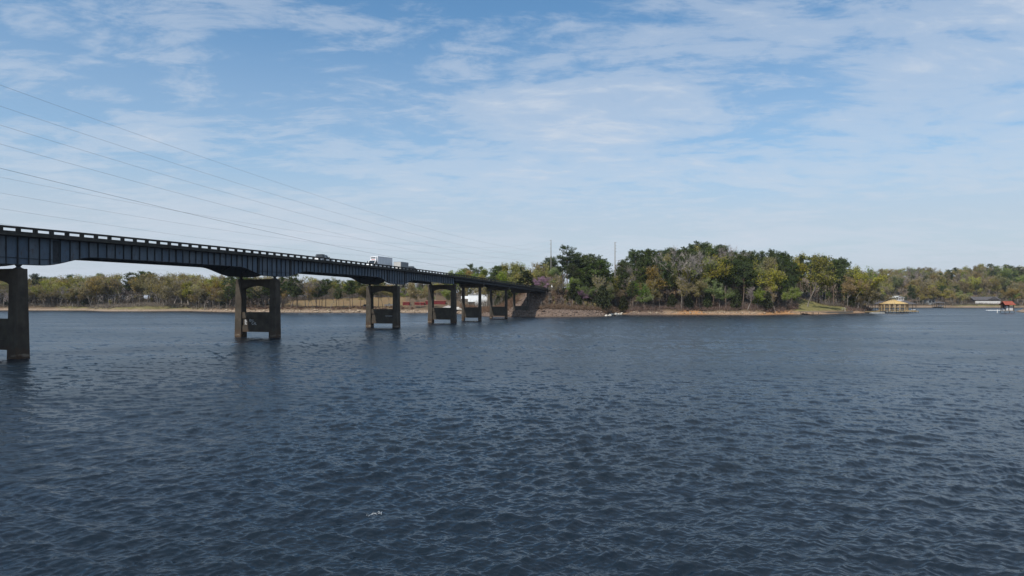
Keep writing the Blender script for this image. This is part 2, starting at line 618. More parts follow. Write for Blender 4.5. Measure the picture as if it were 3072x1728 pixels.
# ------------------------------------------------------------------ bridge
PS = [42.5, 100.3, 157.2, 215.0, 260.0, 290.0, 324.5, 360.0]     # pier stations
S_END = 394.0
zfit = np.polyfit([41, 98.9, 158, 215, 260, 290, 324, 360, 394], [17.1, 18.05, 18.45, 18.1, 17.45, 16.95, 16.35, 15.65, 14.85], 3)


def zt(s):
    return float(np.polyval(zfit, s))


def gdepth(s):
    h = 0.0
    for p in PS[:4]:
        h = max(h, 1 - float(sstep(3.2, 12.0, np.array(abs(s - p)))))
    return 2.3 + 1.55 * h


HW = 5.7
bridge = empty('road_bridge', BP(157, 0, 0))
tag(bridge, 'long two-lane highway bridge on concrete piers with blue-grey steel girders', 'bridge')


def sweep(mb, ss, sec, top=zt):
    mb.rings([[BP(s, l, top(s) + dz) for l, dz in sec] for s in ss])
    return mb


segs = [12.0 + 2.5 * i for i in range(int((S_END - 12) / 2.5) + 1)] + [S_END]
deck = sweep(MB(), segs, [(-HW, -1.25), (HW, -1.25), (HW, -0.76), (HW - 0.55, -0.76), (HW - 0.55, -0.93), (-HW + 0.55, -0.93), (-HW + 0.55, -0.76), (-HW, -0.76)]).build('deck', M['rail'], bridge)
sweep(MB(), segs, [(-HW + 0.7, -0.926), (HW - 0.7, -0.926), (HW - 0.7, -0.915), (-HW + 0.7, -0.915)]).build('road_surface', M['asphalt'], deck)
for l in (-4.6, 4.6):
    sweep(MB(), segs, [(l - 0.06, -0.914), (l + 0.06, -0.914), (l + 0.06, -0.908), (l - 0.06, -0.908)]).build('edge_line', M['paint_w'], deck)
sweep(MB(), segs, [(-0.06, -0.914), (0.06, -0.914), (0.06, -0.908), (-0.06, -0.908)]).build('centre_line', M['line_y'], deck)

# concrete railing: each open panel its own piece
PL = 2.44
pm = MB()
pm.box(0.02, PL - 0.02, -0.14, 0.14, 0.47, 0.76)
pm.box(0.02, 0.30, -0.13, 0.13, -0.02, 0.47)
pm.box(PL - 0.30, PL - 0.02, -0.13, 0.13, -0.02, 0.47)
pm.box(0.30, PL - 0.30, -0.12, 0.12, -0.02, 0.10)
pm_me = bpy.data.meshes.new('railing_panel')
pm_me.from_pydata(pm.v, [], pm.f)
pm_me.materials.append(M['rail'])
off = Vector(OFF[bridge.name])
for side in (1, -1):
    rail = sweep(MB(), segs, [(side * HW - 0.2 * side - 0.22, -0.758), (side * HW - 0.2 * side + 0.22, -0.758), (side * HW - 0.2 * side + 0.2, -0.74), (side * HW - 0.2 * side - 0.2, -0.74)]).build('railing', M['rail'], bridge)
    s = 36.0 if side > 0 else 60.0
    while s + PL < S_END:
        a, bb = Vector(BP(s, side * (HW - 0.2), zt(s) - 0.76)), Vector(BP(s + PL, side * (HW - 0.2), zt(s + PL) - 0.76))
        o = link('railing_panel', pm_me, rail)
        o.location = a - off
        d = (bb - a).normalized()
        o.rotation_euler = (0, -math.asin(d.z), math.atan2(d.y, d.x))
        s += PL

# plate girders of the main spans
GL = 4.4
stations = []
s = PS[0]
while s < PS[4] - 0.2:
    stations.append(s)
    s += 1.6
stations.append(PS[4] + 0.35)
fine_s = np.linspace(PS[0], PS[4] + 0.35, 260)
for side in (1, -1):
    l = side * GL
    g = MB()
    sweep(g, fine_s, [(l - 0.26, -1.31), (l + 0.26, -1.31), (l + 0.26, -1.252), (l - 0.26, -1.252)])
    g.rings([[BP(s, l + a, zt(s) - 1.25 - gdepth(s) + c) for a, c in ((-0.28, -0.06), (0.28, -0.06), (0.28, 0.0), (-0.28, 0.0))] for s in fine_s])
    gird = g.build('girder', M['steel_dark'], bridge)
    if side < 0:
        MB().rings([[BP(s, l + a, zt(s) - 1.31 if c else zt(s) - 1.25 - gdepth(s)) for a, c in ((-0.015, 0), (0.015, 0), (0.015, 1), (-0.015, 1))] for s in fine_s]).build('web_plate', M['steel'], gird)
        continue
    for i in range(len(stations) - 1):
        s0, s1 = stations[i], stations[i + 1]
        sub = [s0 + 0.012, (s0 * 2 + s1) / 3, (s0 + 2 * s1) / 3, s1 - 0.012]
        MB().rings([[BP(s, l + a, zt(s) - 1.31 if c else zt(s) - 1.25 - gdepth(s)) for a, c in ((-0.015, 0), (0.015, 0), (0.015, 1), (-0.015, 1))] for s in sub]).build('web_panel', M['steel'], gird)
    for i, s in enumerate(stations[:-1]):
        near_pier = min(abs(s - p) for p in PS[:5])
        w, t = (0.26, 0.09) if near_pier < 0.9 else ((0.22, 0.05) if i % 6 else (0.24, 0.12))
        MB().bbox(s - t / 2, s + t / 2, l + 0.016, l + w, zt(s) - 1.25 - gdepth(s) + 0.002, zt(s) - 1.312).build('stiffener', M['steel_dark'], gird)
    for p in PS[:4]:
        hs = MB()
        for k in range(-3, 4):
            a, bb = p + k * 1.6 - 0.75, p + k * 1.6 + 0.75
            z = zt(p) - 1.25 - gdepth(p) + 0.85
            hs.bbox(a, bb, l + 0.016, l + 0.14, z, z + 0.06)
        hs.build('long_stiffener', M['steel_dark'], gird)
near_girder = [o for o in bridge.children if o.name.startswith('girder')][0]
for p in PS[1:4]:
    for ds in (-5.6, 5.6):
        s = p + ds
        MB().bbox(s - 0.5, s + 0.5, GL + 0.0165, GL + 0.045, zt(s) - 1.25 - gdepth(s) + 0.15, zt(s) - 1.45).build('splice_plate', M['steel_dark'], near_girder)
for i, s in enumerate(stations[:-1]):
    if i % 4 == 0:
        z0 = zt(s) - 1.25 - gdepth(s) * 0.8
        fb = MB()
        fb.bbox(s - 0.15, s + 0.15, -GL + 0.02, GL - 0.02, zt(s) - 2.1, zt(s) - 1.4)
        fb.tube([BP(s, -GL + 0.05, z0), BP(s, 0, zt(s) - 2.1)], 0.08, 4)
        fb.tube([BP(s, GL - 0.05, z0), BP(s, 0, zt(s) - 2.1)], 0.08, 4)
        fb.build('floor_beam', M['steel_dark'], bridge)
for l in (-2.2, 0, 2.2):
    sweep(MB(), fine_s[::4], [(l - 0.15, -1.7), (l + 0.15, -1.7), (l + 0.15, -1.255), (l - 0.15, -1.255)]).build('stringer', M['steel_dark'], bridge)

# approach spans: concrete beams between the lower bents
ap = PS[4:] + [S_END]
for i in range(len(ap) - 1):
    for l in (-4.7, -1.6, 1.6, 4.7):
        ss = np.linspace(ap[i] + (0.42 if i == 0 else 0.04), ap[i + 1] - 0.04, 6)
        sweep(MB(), ss, [(l - 0.25, -2.3), (l + 0.25, -2.3), (l + 0.25, -2.05), (l + 0.1, -1.9), (l + 0.1, -1.6), (l + 0.3, -1.45), (l + 0.3, -1.252),
                         (l - 0.3, -1.252), (l - 0.3, -1.45), (l - 0.1, -1.6), (l - 0.1, -1.9), (l - 0.25, -2.05)]).build('approach_beam', M['beam'], bridge)


def frustum(mb, s, l, b, t, z0, z1):
    """tapering shaft, chamfered; b and t are (across, along) at the bottom and top"""
    def ring(w, d, z):
        w, d, ch = w / 2, d / 2, 0.09
        return [BP(s + e, l + a, z) for a, e in ((-w + ch, -d), (w - ch, -d), (w, -d + ch), (w, d - ch), (w - ch, d), (-w + ch, d), (-w, d - ch), (-w, -d + ch))]
    mb.rings([ring(*b, z0), ring(*t, z1)])


NP = ['', 'nearest pier, cut by the left edge of the photograph', 'second pier, with white graffiti on its cross wall', 'third pier, below the box truck',
      'fourth pier, where the steel girders end']
for k, s in enumerate(PS):
    pier = MB()
    if k < 5:
        top = zt(s) - 5.72 if k < 4 else zt(s) - 3.85
        # cap beam with arched soffit; this mesh is the pier's own body
        arc = [(-3.7, top - 2.3)] + [(-3.7 + 7.4 * t, top - 2.3 + 0.85 * math.sin(math.pi * t) ** 0.7) for t in (0.08, 0.18, 0.3, 0.42, 0.5, 0.58, 0.7, 0.82, 0.92)] + [(3.7, top - 2.3)]
        pier.prism(arc + [(3.7, top - 0.004), (-3.7, top - 0.004)], lambda a, c, t: BP(t, a, c), s - 0.62, s + 0.62)
        po = pier.build('pier', M['concrete'], bridge)
        for l in (-GL, GL):
            cm = MB()
            frustum(cm, s, l, (1.78, 2.3), (1.6, 1.5), -4.0, top)
            cm.build('column', M['concrete'], po)
            if k < 4:
                z1 = zt(s) - 1.25 - gdepth(s) - 0.06
                c = BP(s, l, top)
                h = z1 - top
                MB().lathe(c, [(0.62, 0.0), (0.62, 0.1 * h), (0.42, 0.2 * h), (0.27, 0.45 * h), (0.27, 0.6 * h), (0.42, 0.85 * h), (0.46, h)], 14).build('bearing', M['steel_dark'], po)
            else:
                MB().bbox(s - 0.35, s + 0.33, l - 0.35, l + 0.35, top, zt(s) - 1.25 - 2.36).build('bearing', M['steel_dark'], po)
        for z0, z1, d in ((4.1, 5.5, 1.25), (2.6, 4.1, 0.85), (1.2, 2.6, 1.25)):
            MB().bbox(s - d / 2, s + d / 2, -3.62, 3.62, z0 + (0.004 if z0 > 1.3 else 0), z1).build('cross_wall', M['concrete'], po)
        if k == 2:
            # illegible white tags sprayed on the recessed band, facing the camera side
            g = MB()
            def stroke(pts, r=0.055):
                g.tube([BP(s - 0.435, a, c) for a, c in pts], r, 5)
            def glyphs(txt, a0, z0, h):
                w = h * 0.62
                G = {'O': [[(0.5 + 0.5 * math.cos(t), 0.5 + 0.5 * math.sin(t)) for t in np.linspace(0, 6.28, 11)]],
                     'C': [[(0.5 + 0.5 * math.cos(t), 0.5 + 0.5 * math.sin(t)) for t in np.linspace(0.9, 5.4, 9)]],
                     'A': [[(0, 0), (0.5, 1), (1, 0)], [(0.2, 0.4), (0.8, 0.4)]], 'L': [[(0.1, 1), (0.1, 0), (0.9, 0)]], 'I': [[(0.5, 0), (0.5, 1)]],
                     'H': [[(0, 0), (0, 1)], [(1, 0), (1, 1)], [(0, 0.5), (1, 0.5)]]}
                for ch in txt:
                    for st in G[ch]:
                        stroke([(a0 + x * w, z0 + y * h) for x, y in st])
                    a0 += w * 1.35
            glyphs('OIL', -1.75, 3.45, 0.5)
            glyphs('CAL', -1.15, 2.78, 0.55)
            for q in range(6):
                stroke([(-3.0, 2.82 + q * 0.19), (-2.75 + 0.05 * (q % 2), 2.86 + q * 0.19), (-2.45 - 0.1 * (q % 3), 2.80 + q * 0.19)], 0.06)
            g.build('graffiti', M['graffiti'], po)
        if k == 3:
            g = MB()
            for q in range(7):
                a0 = 1.0 + q * 0.33
                g.tube([BP(s - 0.435, a0, 3.3), BP(s - 0.435, a0 + 0.12, 3.62), BP(s - 0.435, a0 + 0.24, 3.36)], 0.045, 5)
            g.build('graffiti', M['graffiti'], po)
    else:
        top = zt(s) - 2.32
        pier.prism([(-5.2, top - 0.004), (-5.2, top - 0.9), (-4.3, top - 1.5), (4.3, top - 1.5), (5.2, top - 0.9), (5.2, top - 0.004)], lambda a, c, t: BP(t, a, c), s - 0.6, s + 0.6)
        po = pier.build('pier', M['concrete'], bridge)
        for l in (-3.55, 3.55):
            cm = MB()
            frustum(cm, s, l, (1.15, 1.5), (0.95, 0.95), -4.0, top - 1.503)
            cm.build('column', M['concrete'], po)
        MB().bbox(s - 0.42, s + 0.42, -3.05, 3.05, 4.9, 5.35).build('cross_wall', M['concrete'], po)
        MB().bbox(s - 0.3, s + 0.3, -3.05, 3.05, 1.15, 4.896).build('cross_wall', M['concrete'], po)
    if k and k < 5:
        po['label'] = NP[k]
ab = MB()
zt_e = zt(S_END)
ab.bbox(S_END - 0.02, S_END + 1.2, -6.0, 6.0, 8.5, zt_e - 0.95)
abo = ab.build('abutment', M['concrete'], bridge)
for l in (-6.0, 5.6):
    MB().hexa([BP(S_END + 1.2, l, 9), BP(S_END + 1.2, l + 0.4, 9), BP(S_END + 7, l + 0.4, 11.5), BP(S_END + 7, l, 11.5),
               BP(S_END + 1.2, l, zt_e - 0.8), BP(S_END + 1.2, l + 0.4, zt_e - 0.8), BP(S_END + 7, l + 0.4, zt_e - 1.2), BP(S_END + 7, l, zt_e - 1.2)]).build('wing_wall', M['concrete'], abo)

# road beyond the bridge
road_z = lambda s: max(13.06, zt_e - 0.92 - max(s - S_END - 1.2, 0) * 0.03)
rd = MB()
rs_ = np.linspace(S_END + 1.21, 500, 24)
rd.rings([[BP(s, l, road_z(s) + dz) for l, dz in ((-5.2, -1.4), (5.2, -1.4), (5.0, 0.0), (-5.0, 0.0))] for s in rs_])
tag(rd.build('road', M['asphalt']), 'asphalt road running on from the far end of the bridge', 'road', kind='structure')


# ------------------------------------------------------------------ trees
def bark(name, c, c2):
    m = Mat(name)
    a = m.mix(m.ramp(m.noise(1.2, 4, 0.6, sc=(1, 1, 0.3)), [(0.35, 0), (0.65, 1)]), c, c2)
    return m.done(a, 0.95, 0.1)


def leaf(name, c, c2, trans=0.3):
    m = Mat(name)
    oi = m.n('ShaderNodeObjectInfo').outputs['Random']
    a = m.mix(m.attr('tint'), c, c2)
    hsv = m.n('ShaderNodeHueSaturation')
    m.put(hsv.inputs['Hue'], m.math('ADD', m.math('MULTIPLY', oi, 0.034), 0.483))
    m.put(hsv.inputs['Saturation'], m.math('ADD', m.math('MULTIPLY', m.math('FRACT', m.math('MULTIPLY', oi, 7.7)), 0.35), 0.8))
    m.put(hsv.inputs['Value'], m.math('ADD', m.math('MULTIPLY', m.math('FRACT', m.math('MULTIPLY', oi, 17.3)), 0.5), 0.72))
    m.put(hsv.inputs['Color'], a)
    col = hsv.outputs[0]
    df, tr, mx = m.n('ShaderNodeBsdfDiffuse'), m.n('ShaderNodeBsdfTranslucent'), m.n('ShaderNodeMixShader')
    m.put(df.inputs[0], col)
    m.put(tr.inputs[0], col)
    mx.inputs[0].default_value = trans
    m.t.links.new(df.outputs[0], mx.inputs[1])
    m.t.links.new(tr.outputs[0], mx.inputs[2])
    m.t.links.new(mx.outputs[0], m.t.nodes['Material Output'].inputs[0])
    return m.m


BARK = {'grey': bark('grey_bark', (0.17, 0.145, 0.125), (0.27, 0.24, 0.21)), 'pale': bark('pale_bark', (0.30, 0.27, 0.24), (0.45, 0.41, 0.37)),
        'pine': bark('pine_bark', (0.10, 0.07, 0.055), (0.17, 0.125, 0.10))}
LEAF = {
    'pine': leaf('pine_needles', (0.034, 0.054, 0.018), (0.086, 0.108, 0.034), 0.15),
    'pine2': leaf('light_pine_needles', (0.040, 0.058, 0.020), (0.082, 0.102, 0.035), 0.2),
    'yellow': leaf('yellow_green_buds', (0.20, 0.195, 0.036), (0.335, 0.31, 0.075)),
    'green': leaf('fresh_green_leaves', (0.115, 0.16, 0.03), (0.22, 0.26, 0.065)),
    'orange': leaf('orange_brown_buds', (0.19, 0.145, 0.045), (0.30, 0.23, 0.08)),
    'olive': leaf('olive_grey_buds', (0.17, 0.14, 0.055), (0.265, 0.22, 0.095)),
    'twig': leaf('grey_twigs', (0.19, 0.16, 0.145), (0.29, 0.25, 0.23), 0.0),
    'cedar': leaf('cedar_foliage', (0.028, 0.038, 0.015), (0.062, 0.068, 0.028), 0.1),
    'pink': leaf('redbud_blossom', (0.26, 0.14, 0.22), (0.38, 0.23, 0.33)),
    'lime': leaf('bright_new_leaves', (0.11, 0.20, 0.018), (0.18, 0.30, 0.035)),
    'brush': leaf('dry_brush', (0.125, 0.075, 0.05), (0.21, 0.145, 0.105), 0.0),
    'brush2': leaf('grey_brush', (0.115, 0.092, 0.075), (0.19, 0.16, 0.135), 0.0),
}


def nrm(v):
    return v / max(np.linalg.norm(v), 1e-9)


def rand_rot(rng, d, ang):
    a = rng.normal(size=3)
    a = nrm(a - d * a.dot(d))
    return nrm(d * math.cos(ang) + a * math.sin(ang))


class Wood:
    def __init__(self, rng):
        self.rng = rng
        self.V, self.Q, self.tips = [], [], []

    def seg(self, p0, p1, r0, r1, n=5):
        d = nrm(p1 - p0)
        a = nrm(np.cross(d, [0.31, 0.77, 0.12] if abs(d[2]) > 0.9 else [0, 0, 1.0]))
        b = np.cross(d, a)
        i = len(self.V)
        for p, r in ((p0, r0), (p1, r1)):
            for k in range(n):
                t = 2 * math.pi * k / n
                self.V.append(p + (a * math.cos(t) + b * math.sin(t)) * r)
        for k in range(n):
            self.Q.append((i + k, i + (k + 1) % n, i + n + (k + 1) % n, i + n + k))

    def grow(self, p, d, L, r, lev, maxlev, up=0.12, spread=0.6):
        rng = self.rng
        ns = 3 if lev < 2 else 2
        for k in range(ns):
            d = nrm(d + rng.normal(0, 0.13, 3) + np.array([0, 0, up * (1 if lev else 0.2)]))
            q = p + d * L / ns
            r1 = r * (0.86 if k < ns - 1 else 0.75)
            self.seg(p, q, r, r1, 6 if lev == 0 else (4 if lev < 3 else 3))
            p, r = q, r1
            if lev >= maxlev - 2 and (lev >= maxlev - 1 or rng.random() < 0.7):
                self.tips.append((p, d, r))
            if 1 <= lev < maxlev - 1 and k < ns - 1 and rng.random() < 0.75:
                self.grow(p, rand_rot(rng, d, rng.uniform(0.5, 1.0)), L * rng.uniform(0.45, 0.65), r * 0.5, lev + 1, maxlev, up, spread)
        if lev < maxlev:
            for c in range(3 if lev == 0 else (2 if rng.random() < 0.65 else 3)):
                self.grow(p, rand_rot(rng, d, rng.uniform(0.25, spread + (0.15 if lev == 0 else 0))), L * rng.uniform(0.6, 0.85), r * rng.uniform(0.55, 0.72), lev + 1, maxlev, up, spread)


def leaves(rng, C, size, flat=0.0, long=1.0):
    """one loose quad for each centre"""
    n = len(C)
    C = np.asarray(C)
    a = rng.normal(size=(n, 3))
    a[:, 2] *= 1 - flat
    a /= np.linalg.norm(a, axis=1)[:, None]
    b = rng.normal(size=(n, 3))
    b -= a * (a * b).sum(1)[:, None]
    b /= np.linalg.norm(b, axis=1)[:, None]
    s = (size * rng.uniform(0.6, 1.35, n))[:, None]
    V = np.stack([C - a * s * 0.5 * long, C + b * s * 0.36, C + a * s * 0.5 * long, C - b * s * 0.36], 1)
    return V.reshape(-1, 3), np.repeat(rng.random(n), 4)


def twigs(rng, P, D, L, w):
    """thin slivers from points P along directions D"""
    n = len(P)
    P, D = np.asarray(P), np.asarray(D)
    d = D + rng.normal(0, 0.55, (n, 3)) + np.array([0, 0, 0.25])
    d /= np.linalg.norm(d, axis=1)[:, None]
    s = np.cross(d, rng.normal(size=(n, 3)))
    s /= np.linalg.norm(s, axis=1)[:, None]
    l = (L * rng.uniform(0.5, 1.4, n))[:, None]
    V = np.stack([P - s * w, P + s * w, P + d * l + s * w * 0.3, P + d * l - s * w * 0.3], 1)
    return V.reshape(-1, 3), np.repeat(rng.random(n), 4)


def quads_of(n):
    return np.arange(n * 4).reshape(-1, 4)


def wood_mesh(name, w, mat):
    return mesh_np(name, np.array(w.V), [np.array(w.Q)], mat, True)


def crown_mesh(name, parts, mats):
    V = np.concatenate([p[0] for p in parts])
    T = np.concatenate([p[1] for p in parts])
    me = mesh_np(name, V, [quads_of(len(V) // 4)], mats[0], False, {'tint': T})
    if len(mats) > 1:
        me.materials.append(mats[1])
        k = len(parts[0][0]) // 4
        idx = np.zeros(len(V) // 4, np.int32)
        idx[k:] = 1
        me.polygons.foreach_set('material_index', idx)
    return me


def hardwood(seed, H, leafy, width=0.6, density=1.0, lev=4):
    """wood arrays, leaf arrays and twig arrays of a broad-crowned tree of height H"""
    rng = np.random.default_rng(seed)
    w = Wood(rng)
    w.grow(np.array([0, 0, -0.4]), np.array([rng.normal(0, 0.05), rng.normal(0, 0.05), 1.0]), 0.34 * H, 0.0135 * H, 0, lev, 0.10, width)
    V = np.array(w.V)
    sc = H / V[:, 2].max()
    w.V = list(V * sc)
    T = np.array([t[0] for t in w.tips]) * sc
    D = np.array([t[1] for t in w.tips])
    low = T[:, 2] > 0.22 * H
    T, D = T[low], D[low]
    if len(T) > 520:
        k = rng.choice(len(T), 520, replace=False)
        T, D = T[k], D[k]
    rep = max(2, int(3600 * leafy * density / max(len(T), 1))) if leafy else 0
    lv = None
    if rep:
        keep = np.repeat(T[rng.random(len(T)) < 0.88], rep, 0)
        lv = leaves(rng, keep + rng.normal(0, 0.038 * H, keep.shape) * [1, 1, 0.75], 0.030 * H)
    rt = 3 if leafy else 7
    Tr, Dr = np.repeat(T, rt, 0), np.repeat(D, rt, 0)
    tw = twigs(rng, Tr, Dr, 0.075 * H, 0.0019 * H)
    return w, lv, tw


def pine(seed, H):
    rng = np.random.default_rng(seed)
    w = Wood(rng)
    lean = rng.normal(0, 0.02, 2)
    ax = lambda z: np.array([lean[0] * z + 0.12 * math.sin(z * 0.4 + seed), lean[1] * z + 0.12 * math.cos(z * 0.33), z])
    zz = np.linspace(-0.4, H * 0.98, 9)
    for i in range(8):
        w.seg(ax(zz[i]), ax(zz[i + 1]), 0.0115 * H * (1 - zz[i] / H * 0.85) + 0.03, 0.0115 * H * (1 - zz[i + 1] / H * 0.85) + 0.03, 7)
    C = []
    z = H * rng.uniform(0.42, 0.52)
    while z < H * 0.99:
        t = (z - 0.42 * H) / (0.58 * H)
        Lm = H * 0.155 * (0.55 + 0.75 * math.sin(math.pi * min(1, 0.25 + 0.62 * t))) * (1.0 if t < 0.8 else 1.15 - 0.9 * (t - 0.8) / 0.2 * 0.8)
        for k in range(rng.integers(2, 5)):
            if rng.random() < 0.2:
                continue
            a = rng.uniform(0, 6.283)
            L = Lm * rng.uniform(0.45, 1.15)
            p0 = ax(z)
            d = nrm(np.array([math.cos(a), math.sin(a), rng.uniform(0.05, 0.55) + 0.5 * max(t - 0.6, 0)]))
            p1 = p0 + d * L
            w.seg(p0, p1, 0.05, 0.02, 3)
            for q in np.linspace(0.42, 1.05, max(2, int(L / 0.75))):
                C.append((p0 + d * L * q + rng.normal(0, 0.25, 3) + [0, 0, 0.2], 0.62 + 0.4 * rng.random()))
        z += H * rng.uniform(0.012, 0.028)
    for _ in range(7):      # dead stubs under the crown
        z, a = H * rng.uniform(0.22, 0.45), rng.uniform(0, 6.283)
        p0 = ax(z)
        w.seg(p0, p0 + np.array([math.cos(a), math.sin(a), rng.uniform(-0.1, 0.3)]) * rng.uniform(0.6, 2.0), 0.04, 0.012, 3)
    per = max(8, min(30, 5200 // len(C)))
    P = np.repeat(np.array([c[0] for c in C]), per, 0)
    S = np.repeat(np.array([c[1] for c in C]), per)
    off = rng.normal(size=P.shape)
    off /= np.linalg.norm(off, axis=1)[:, None]
    P = P + off * (S * rng.random(len(P)) ** 0.5 * 1.25)[:, None] * [1, 1, 0.9] + [0, 0, 0.15]
    return w, leaves(rng, P, 0.5, 0.0, 1.35)


def cedar(seed, H, wide):
    rng = np.random.default_rng(seed)
    w = Wood(rng)
    w.seg(np.array([0, 0, -0.4]), np.array([0, 0, H * 0.55]), 0.16, 0.1, 6)
    w.seg(np.array([0, 0, H * 0.55]), np.array([0, 0, H * 0.96]), 0.1, 0.02, 6)
    n = 3400
    t = rng.random(n) ** 0.75
    a = rng.uniform(0, 6.283, n)
    lobe = 1 + 0.22 * np.sin(a * 3 + t * 9 + seed) + 0.16 * np.sin(a * 7 - t * 15)
    R = wide * H * (np.minimum(1, (t + 0.10) * 3.2) * (1 - t) ** 0.55 + 0.02) * lobe * np.sqrt(rng.uniform(0.25, 1.0, n))
    P = np.stack([R * np.cos(a), R * np.sin(a), H * (0.03 + 0.97 * t) + rng.normal(0, 0.1, n)], 1)
    return w, leaves(rng, P, 0.05 * H ** 0.8 + 0.14, 0.0, 1.5)


PROTO = {}


def add_proto(kind, wood, crown, H):
    PROTO.setdefault(kind, []).append((wood, crown, H))


for i in range(5):
    w, lv = pine(100 + i, 26.0)
    wm = wood_mesh('trunk', w, BARK['pine'])
    add_proto('pine', wm, crown_mesh('crown', [lv], [LEAF['pine' if i != 3 else 'pine2']]), 26.0)
for i in range(2):
    w, lv = pine(140 + i, 26.0)
    add_proto('pale_pine', wood_mesh('trunk', w, BARK['pine']), crown_mesh('crown', [lv], [LEAF['pine2']]), 26.0)
for i in range(5):
    w, lv, tw = hardwood(200 + i, 20.0, 1.0, 0.62 + 0.06 * (i % 3))
    wm = wood_mesh('trunk', w, BARK['grey'])
    for kind in ('yellow', 'green', 'orange', 'olive'):
        add_proto(kind, wm, crown_mesh('crown', [lv, tw], [LEAF[kind], LEAF['twig']]), 20.0)
for i in range(4):
    w, lv, tw = hardwood(260 + i, 20.0, 0.0, 0.55)
    wm = wood_mesh('trunk', w, BARK['pale' if i == 0 else 'grey'])
    add_proto('bare', wm, crown_mesh('crown', [tw], [LEAF['twig']]), 20.0)
    w, lv, tw = hardwood(280 + i, 20.0, 0.34, 0.5)
    add_proto('sparse', wood_mesh('trunk', w, BARK['grey']), crown_mesh('crown', [lv, tw], [LEAF['olive' if i % 2 else 'orange'], LEAF['twig']]), 20.0)
for i in range(3):
    w, lv = cedar(300 + i, 9.0, 0.27 + 0.05 * i)
    add_proto('cedar', wood_mesh('trunk', w, BARK['pine']), crown_mesh('crown', [lv], [LEAF['cedar']]), 9.0)
w, lv, tw = hardwood(320, 7.0, 1.0, 0.75, 1.0)
add_proto('redbud', wood_mesh('trunk', w, BARK['pine']), crown_mesh('crown', [lv, tw], [LEAF['pink'], LEAF['twig']]), 7.0)
w, lv, tw = hardwood(324, 9.0, 1.0, 0.6, 1.0)
add_proto('lime', wood_mesh('trunk', w, BARK['grey']), crown_mesh('crown', [lv, tw], [LEAF['lime'], LEAF['twig']]), 9.0)

NAMES = {'pine': 'pine_tree', 'pale_pine': 'pine_tree', 'yellow': 'budding_tree', 'green': 'leafing_tree', 'orange': 'budding_tree', 'olive': 'budding_tree',
         'bare': 'bare_tree', 'sparse': 'sparse_tree', 'cedar': 'cedar_tree', 'redbud': 'redbud_tree', 'lime': 'leafing_tree'}
TREES = []          # (kind, x, y, height, width factor, label or None, zone, row)
TR = random.Random(5)


def make_tree(kind, x, y, H, wf, label, group, variant=None):
    lst = PROTO[kind]
    wm, cm, h0 = lst[TR.randrange(len(lst)) if variant is None else variant % len(lst)]
    root = empty(NAMES[kind], (x, y, gz(x, y)), TR.uniform(0, 6.283))
    s = H / h0
    root.scale = (s * wf, s * wf, s)
    tag(root, label, 'tree', group)
    a, b = bpy.data.objects.new('trunk', wm), bpy.data.objects.new('crown', cm)
    for o in (a, b):
        o.parent = root
        COL.objects.link(o)
    return root


SIL_L = [(-200, 834), (80, 832), (108, 826), (150, 833), (200, 828), (300, 822), (400, 825), (440, 817), (500, 822), (600, 826), (640, 820), (690, 828), (760, 826),
         (840, 824), (905, 824), (960, 832), (1050, 829), (1110, 838), (1200, 846), (1300, 846), (1350, 815), (1390, 803), (1410, 794), (1450, 795), (1480, 796),
         (1510, 785), (1530, 779), (1550, 789), (1600, 782), (1650, 776), (1680, 790)]
SIL_P = [(1630, 800), (1660, 790), (1690, 752), (1703, 744), (1725, 760), (1760, 770), (1790, 767), (1808, 788), (1830, 815), (1850, 812), (1866, 785), (1880, 765), (1900, 754), (1970, 748),
         (2010, 748), (2060, 745), (2095, 731), (2120, 732), (2170, 739), (2200, 758), (2240, 751), (2300, 756), (2335, 754), (2370, 766), (2420, 764), (2450, 769), (2480, 775),
         (2520, 774), (2545, 790), (2575, 800), (2605, 812), (2630, 850), (2650, 880)]
SIL_R = [(2540, 818), (2600, 809), (2650, 805), (2700, 803), (2740, 800), (2780, 802), (2830, 806), (2870, 804), (2900, 796), (2930, 792), (2960, 790), (3000, 795), (3040, 797), (3150, 790)]


def shore_y(px, far):
    """depth at which the ray of photo column px first meets land"""
    yy = np.arange(700.0 if far else 322.0, 900.0 if far else 620.0, 1.0)
    d = shore_d(ptx(px, yy), yy)
    k = np.where(d > 0)[0]
    return float(yy[k[0]]) if len(k) else 900.0


KEEP_OUT = []       # (px0, px1, y0, y1): places that stay open


def blocked(px, y, x):
    s, l = to_sl(x, y)
    if abs(l) < 9.5 and s > 330 and s < 505:
        return True
    return any(a < px < b and c < y < d for a, b, c, d in KEEP_OUT)


def row(zone, sil, p0, p1, d, spacing, frac, mix, rname, far=False, hmin=7.0, hmax=33.0, thin=0.0):
    px = p0
    rr = TR
    while px < p1:
        y = shore_y(px, far) + d + rr.uniform(-0.22, 0.22) * spacing
        px_step = spacing * rr.uniform(0.65, 1.35) * F / y
        x = ptx(px, y)
        if rr.random() >= thin and not blocked(px, y, x) and float(shore_d(np.array([x]), np.array([y]))[0]) > 2.0:
            zg = gz(x, y)
            top = np.interp(px, [a for a, _ in sil], [b for _, b in sil])
            f = rr.uniform(*frac)
            H = (pz(top, y) - zg) * f
            kind = rr.choices(list(mix), list(mix.values()))[0]
            if hmin <= H:
                H = min(H, hmax)
                wf = rr.uniform(0.95, 1.3) * (0.82 if zone == 'P' else 1.0)
                if kind in ('cedar',):
                    H = min(H, rr.uniform(7, 13))
                if H > 24 and kind not in ('pine', 'pale_pine'):
                    wf *= 0.85
                TREES.append([kind, x, y, H, wf, None, zone, rname])
        px += px_step


def one(kind, px, y, top, label, wf=1.0, variant=None, base=None):
    x = ptx(px, y)
    H = pz(top, y) - gz(x, y)
    TREES.append([kind, x, y, H, wf, label, None, variant])


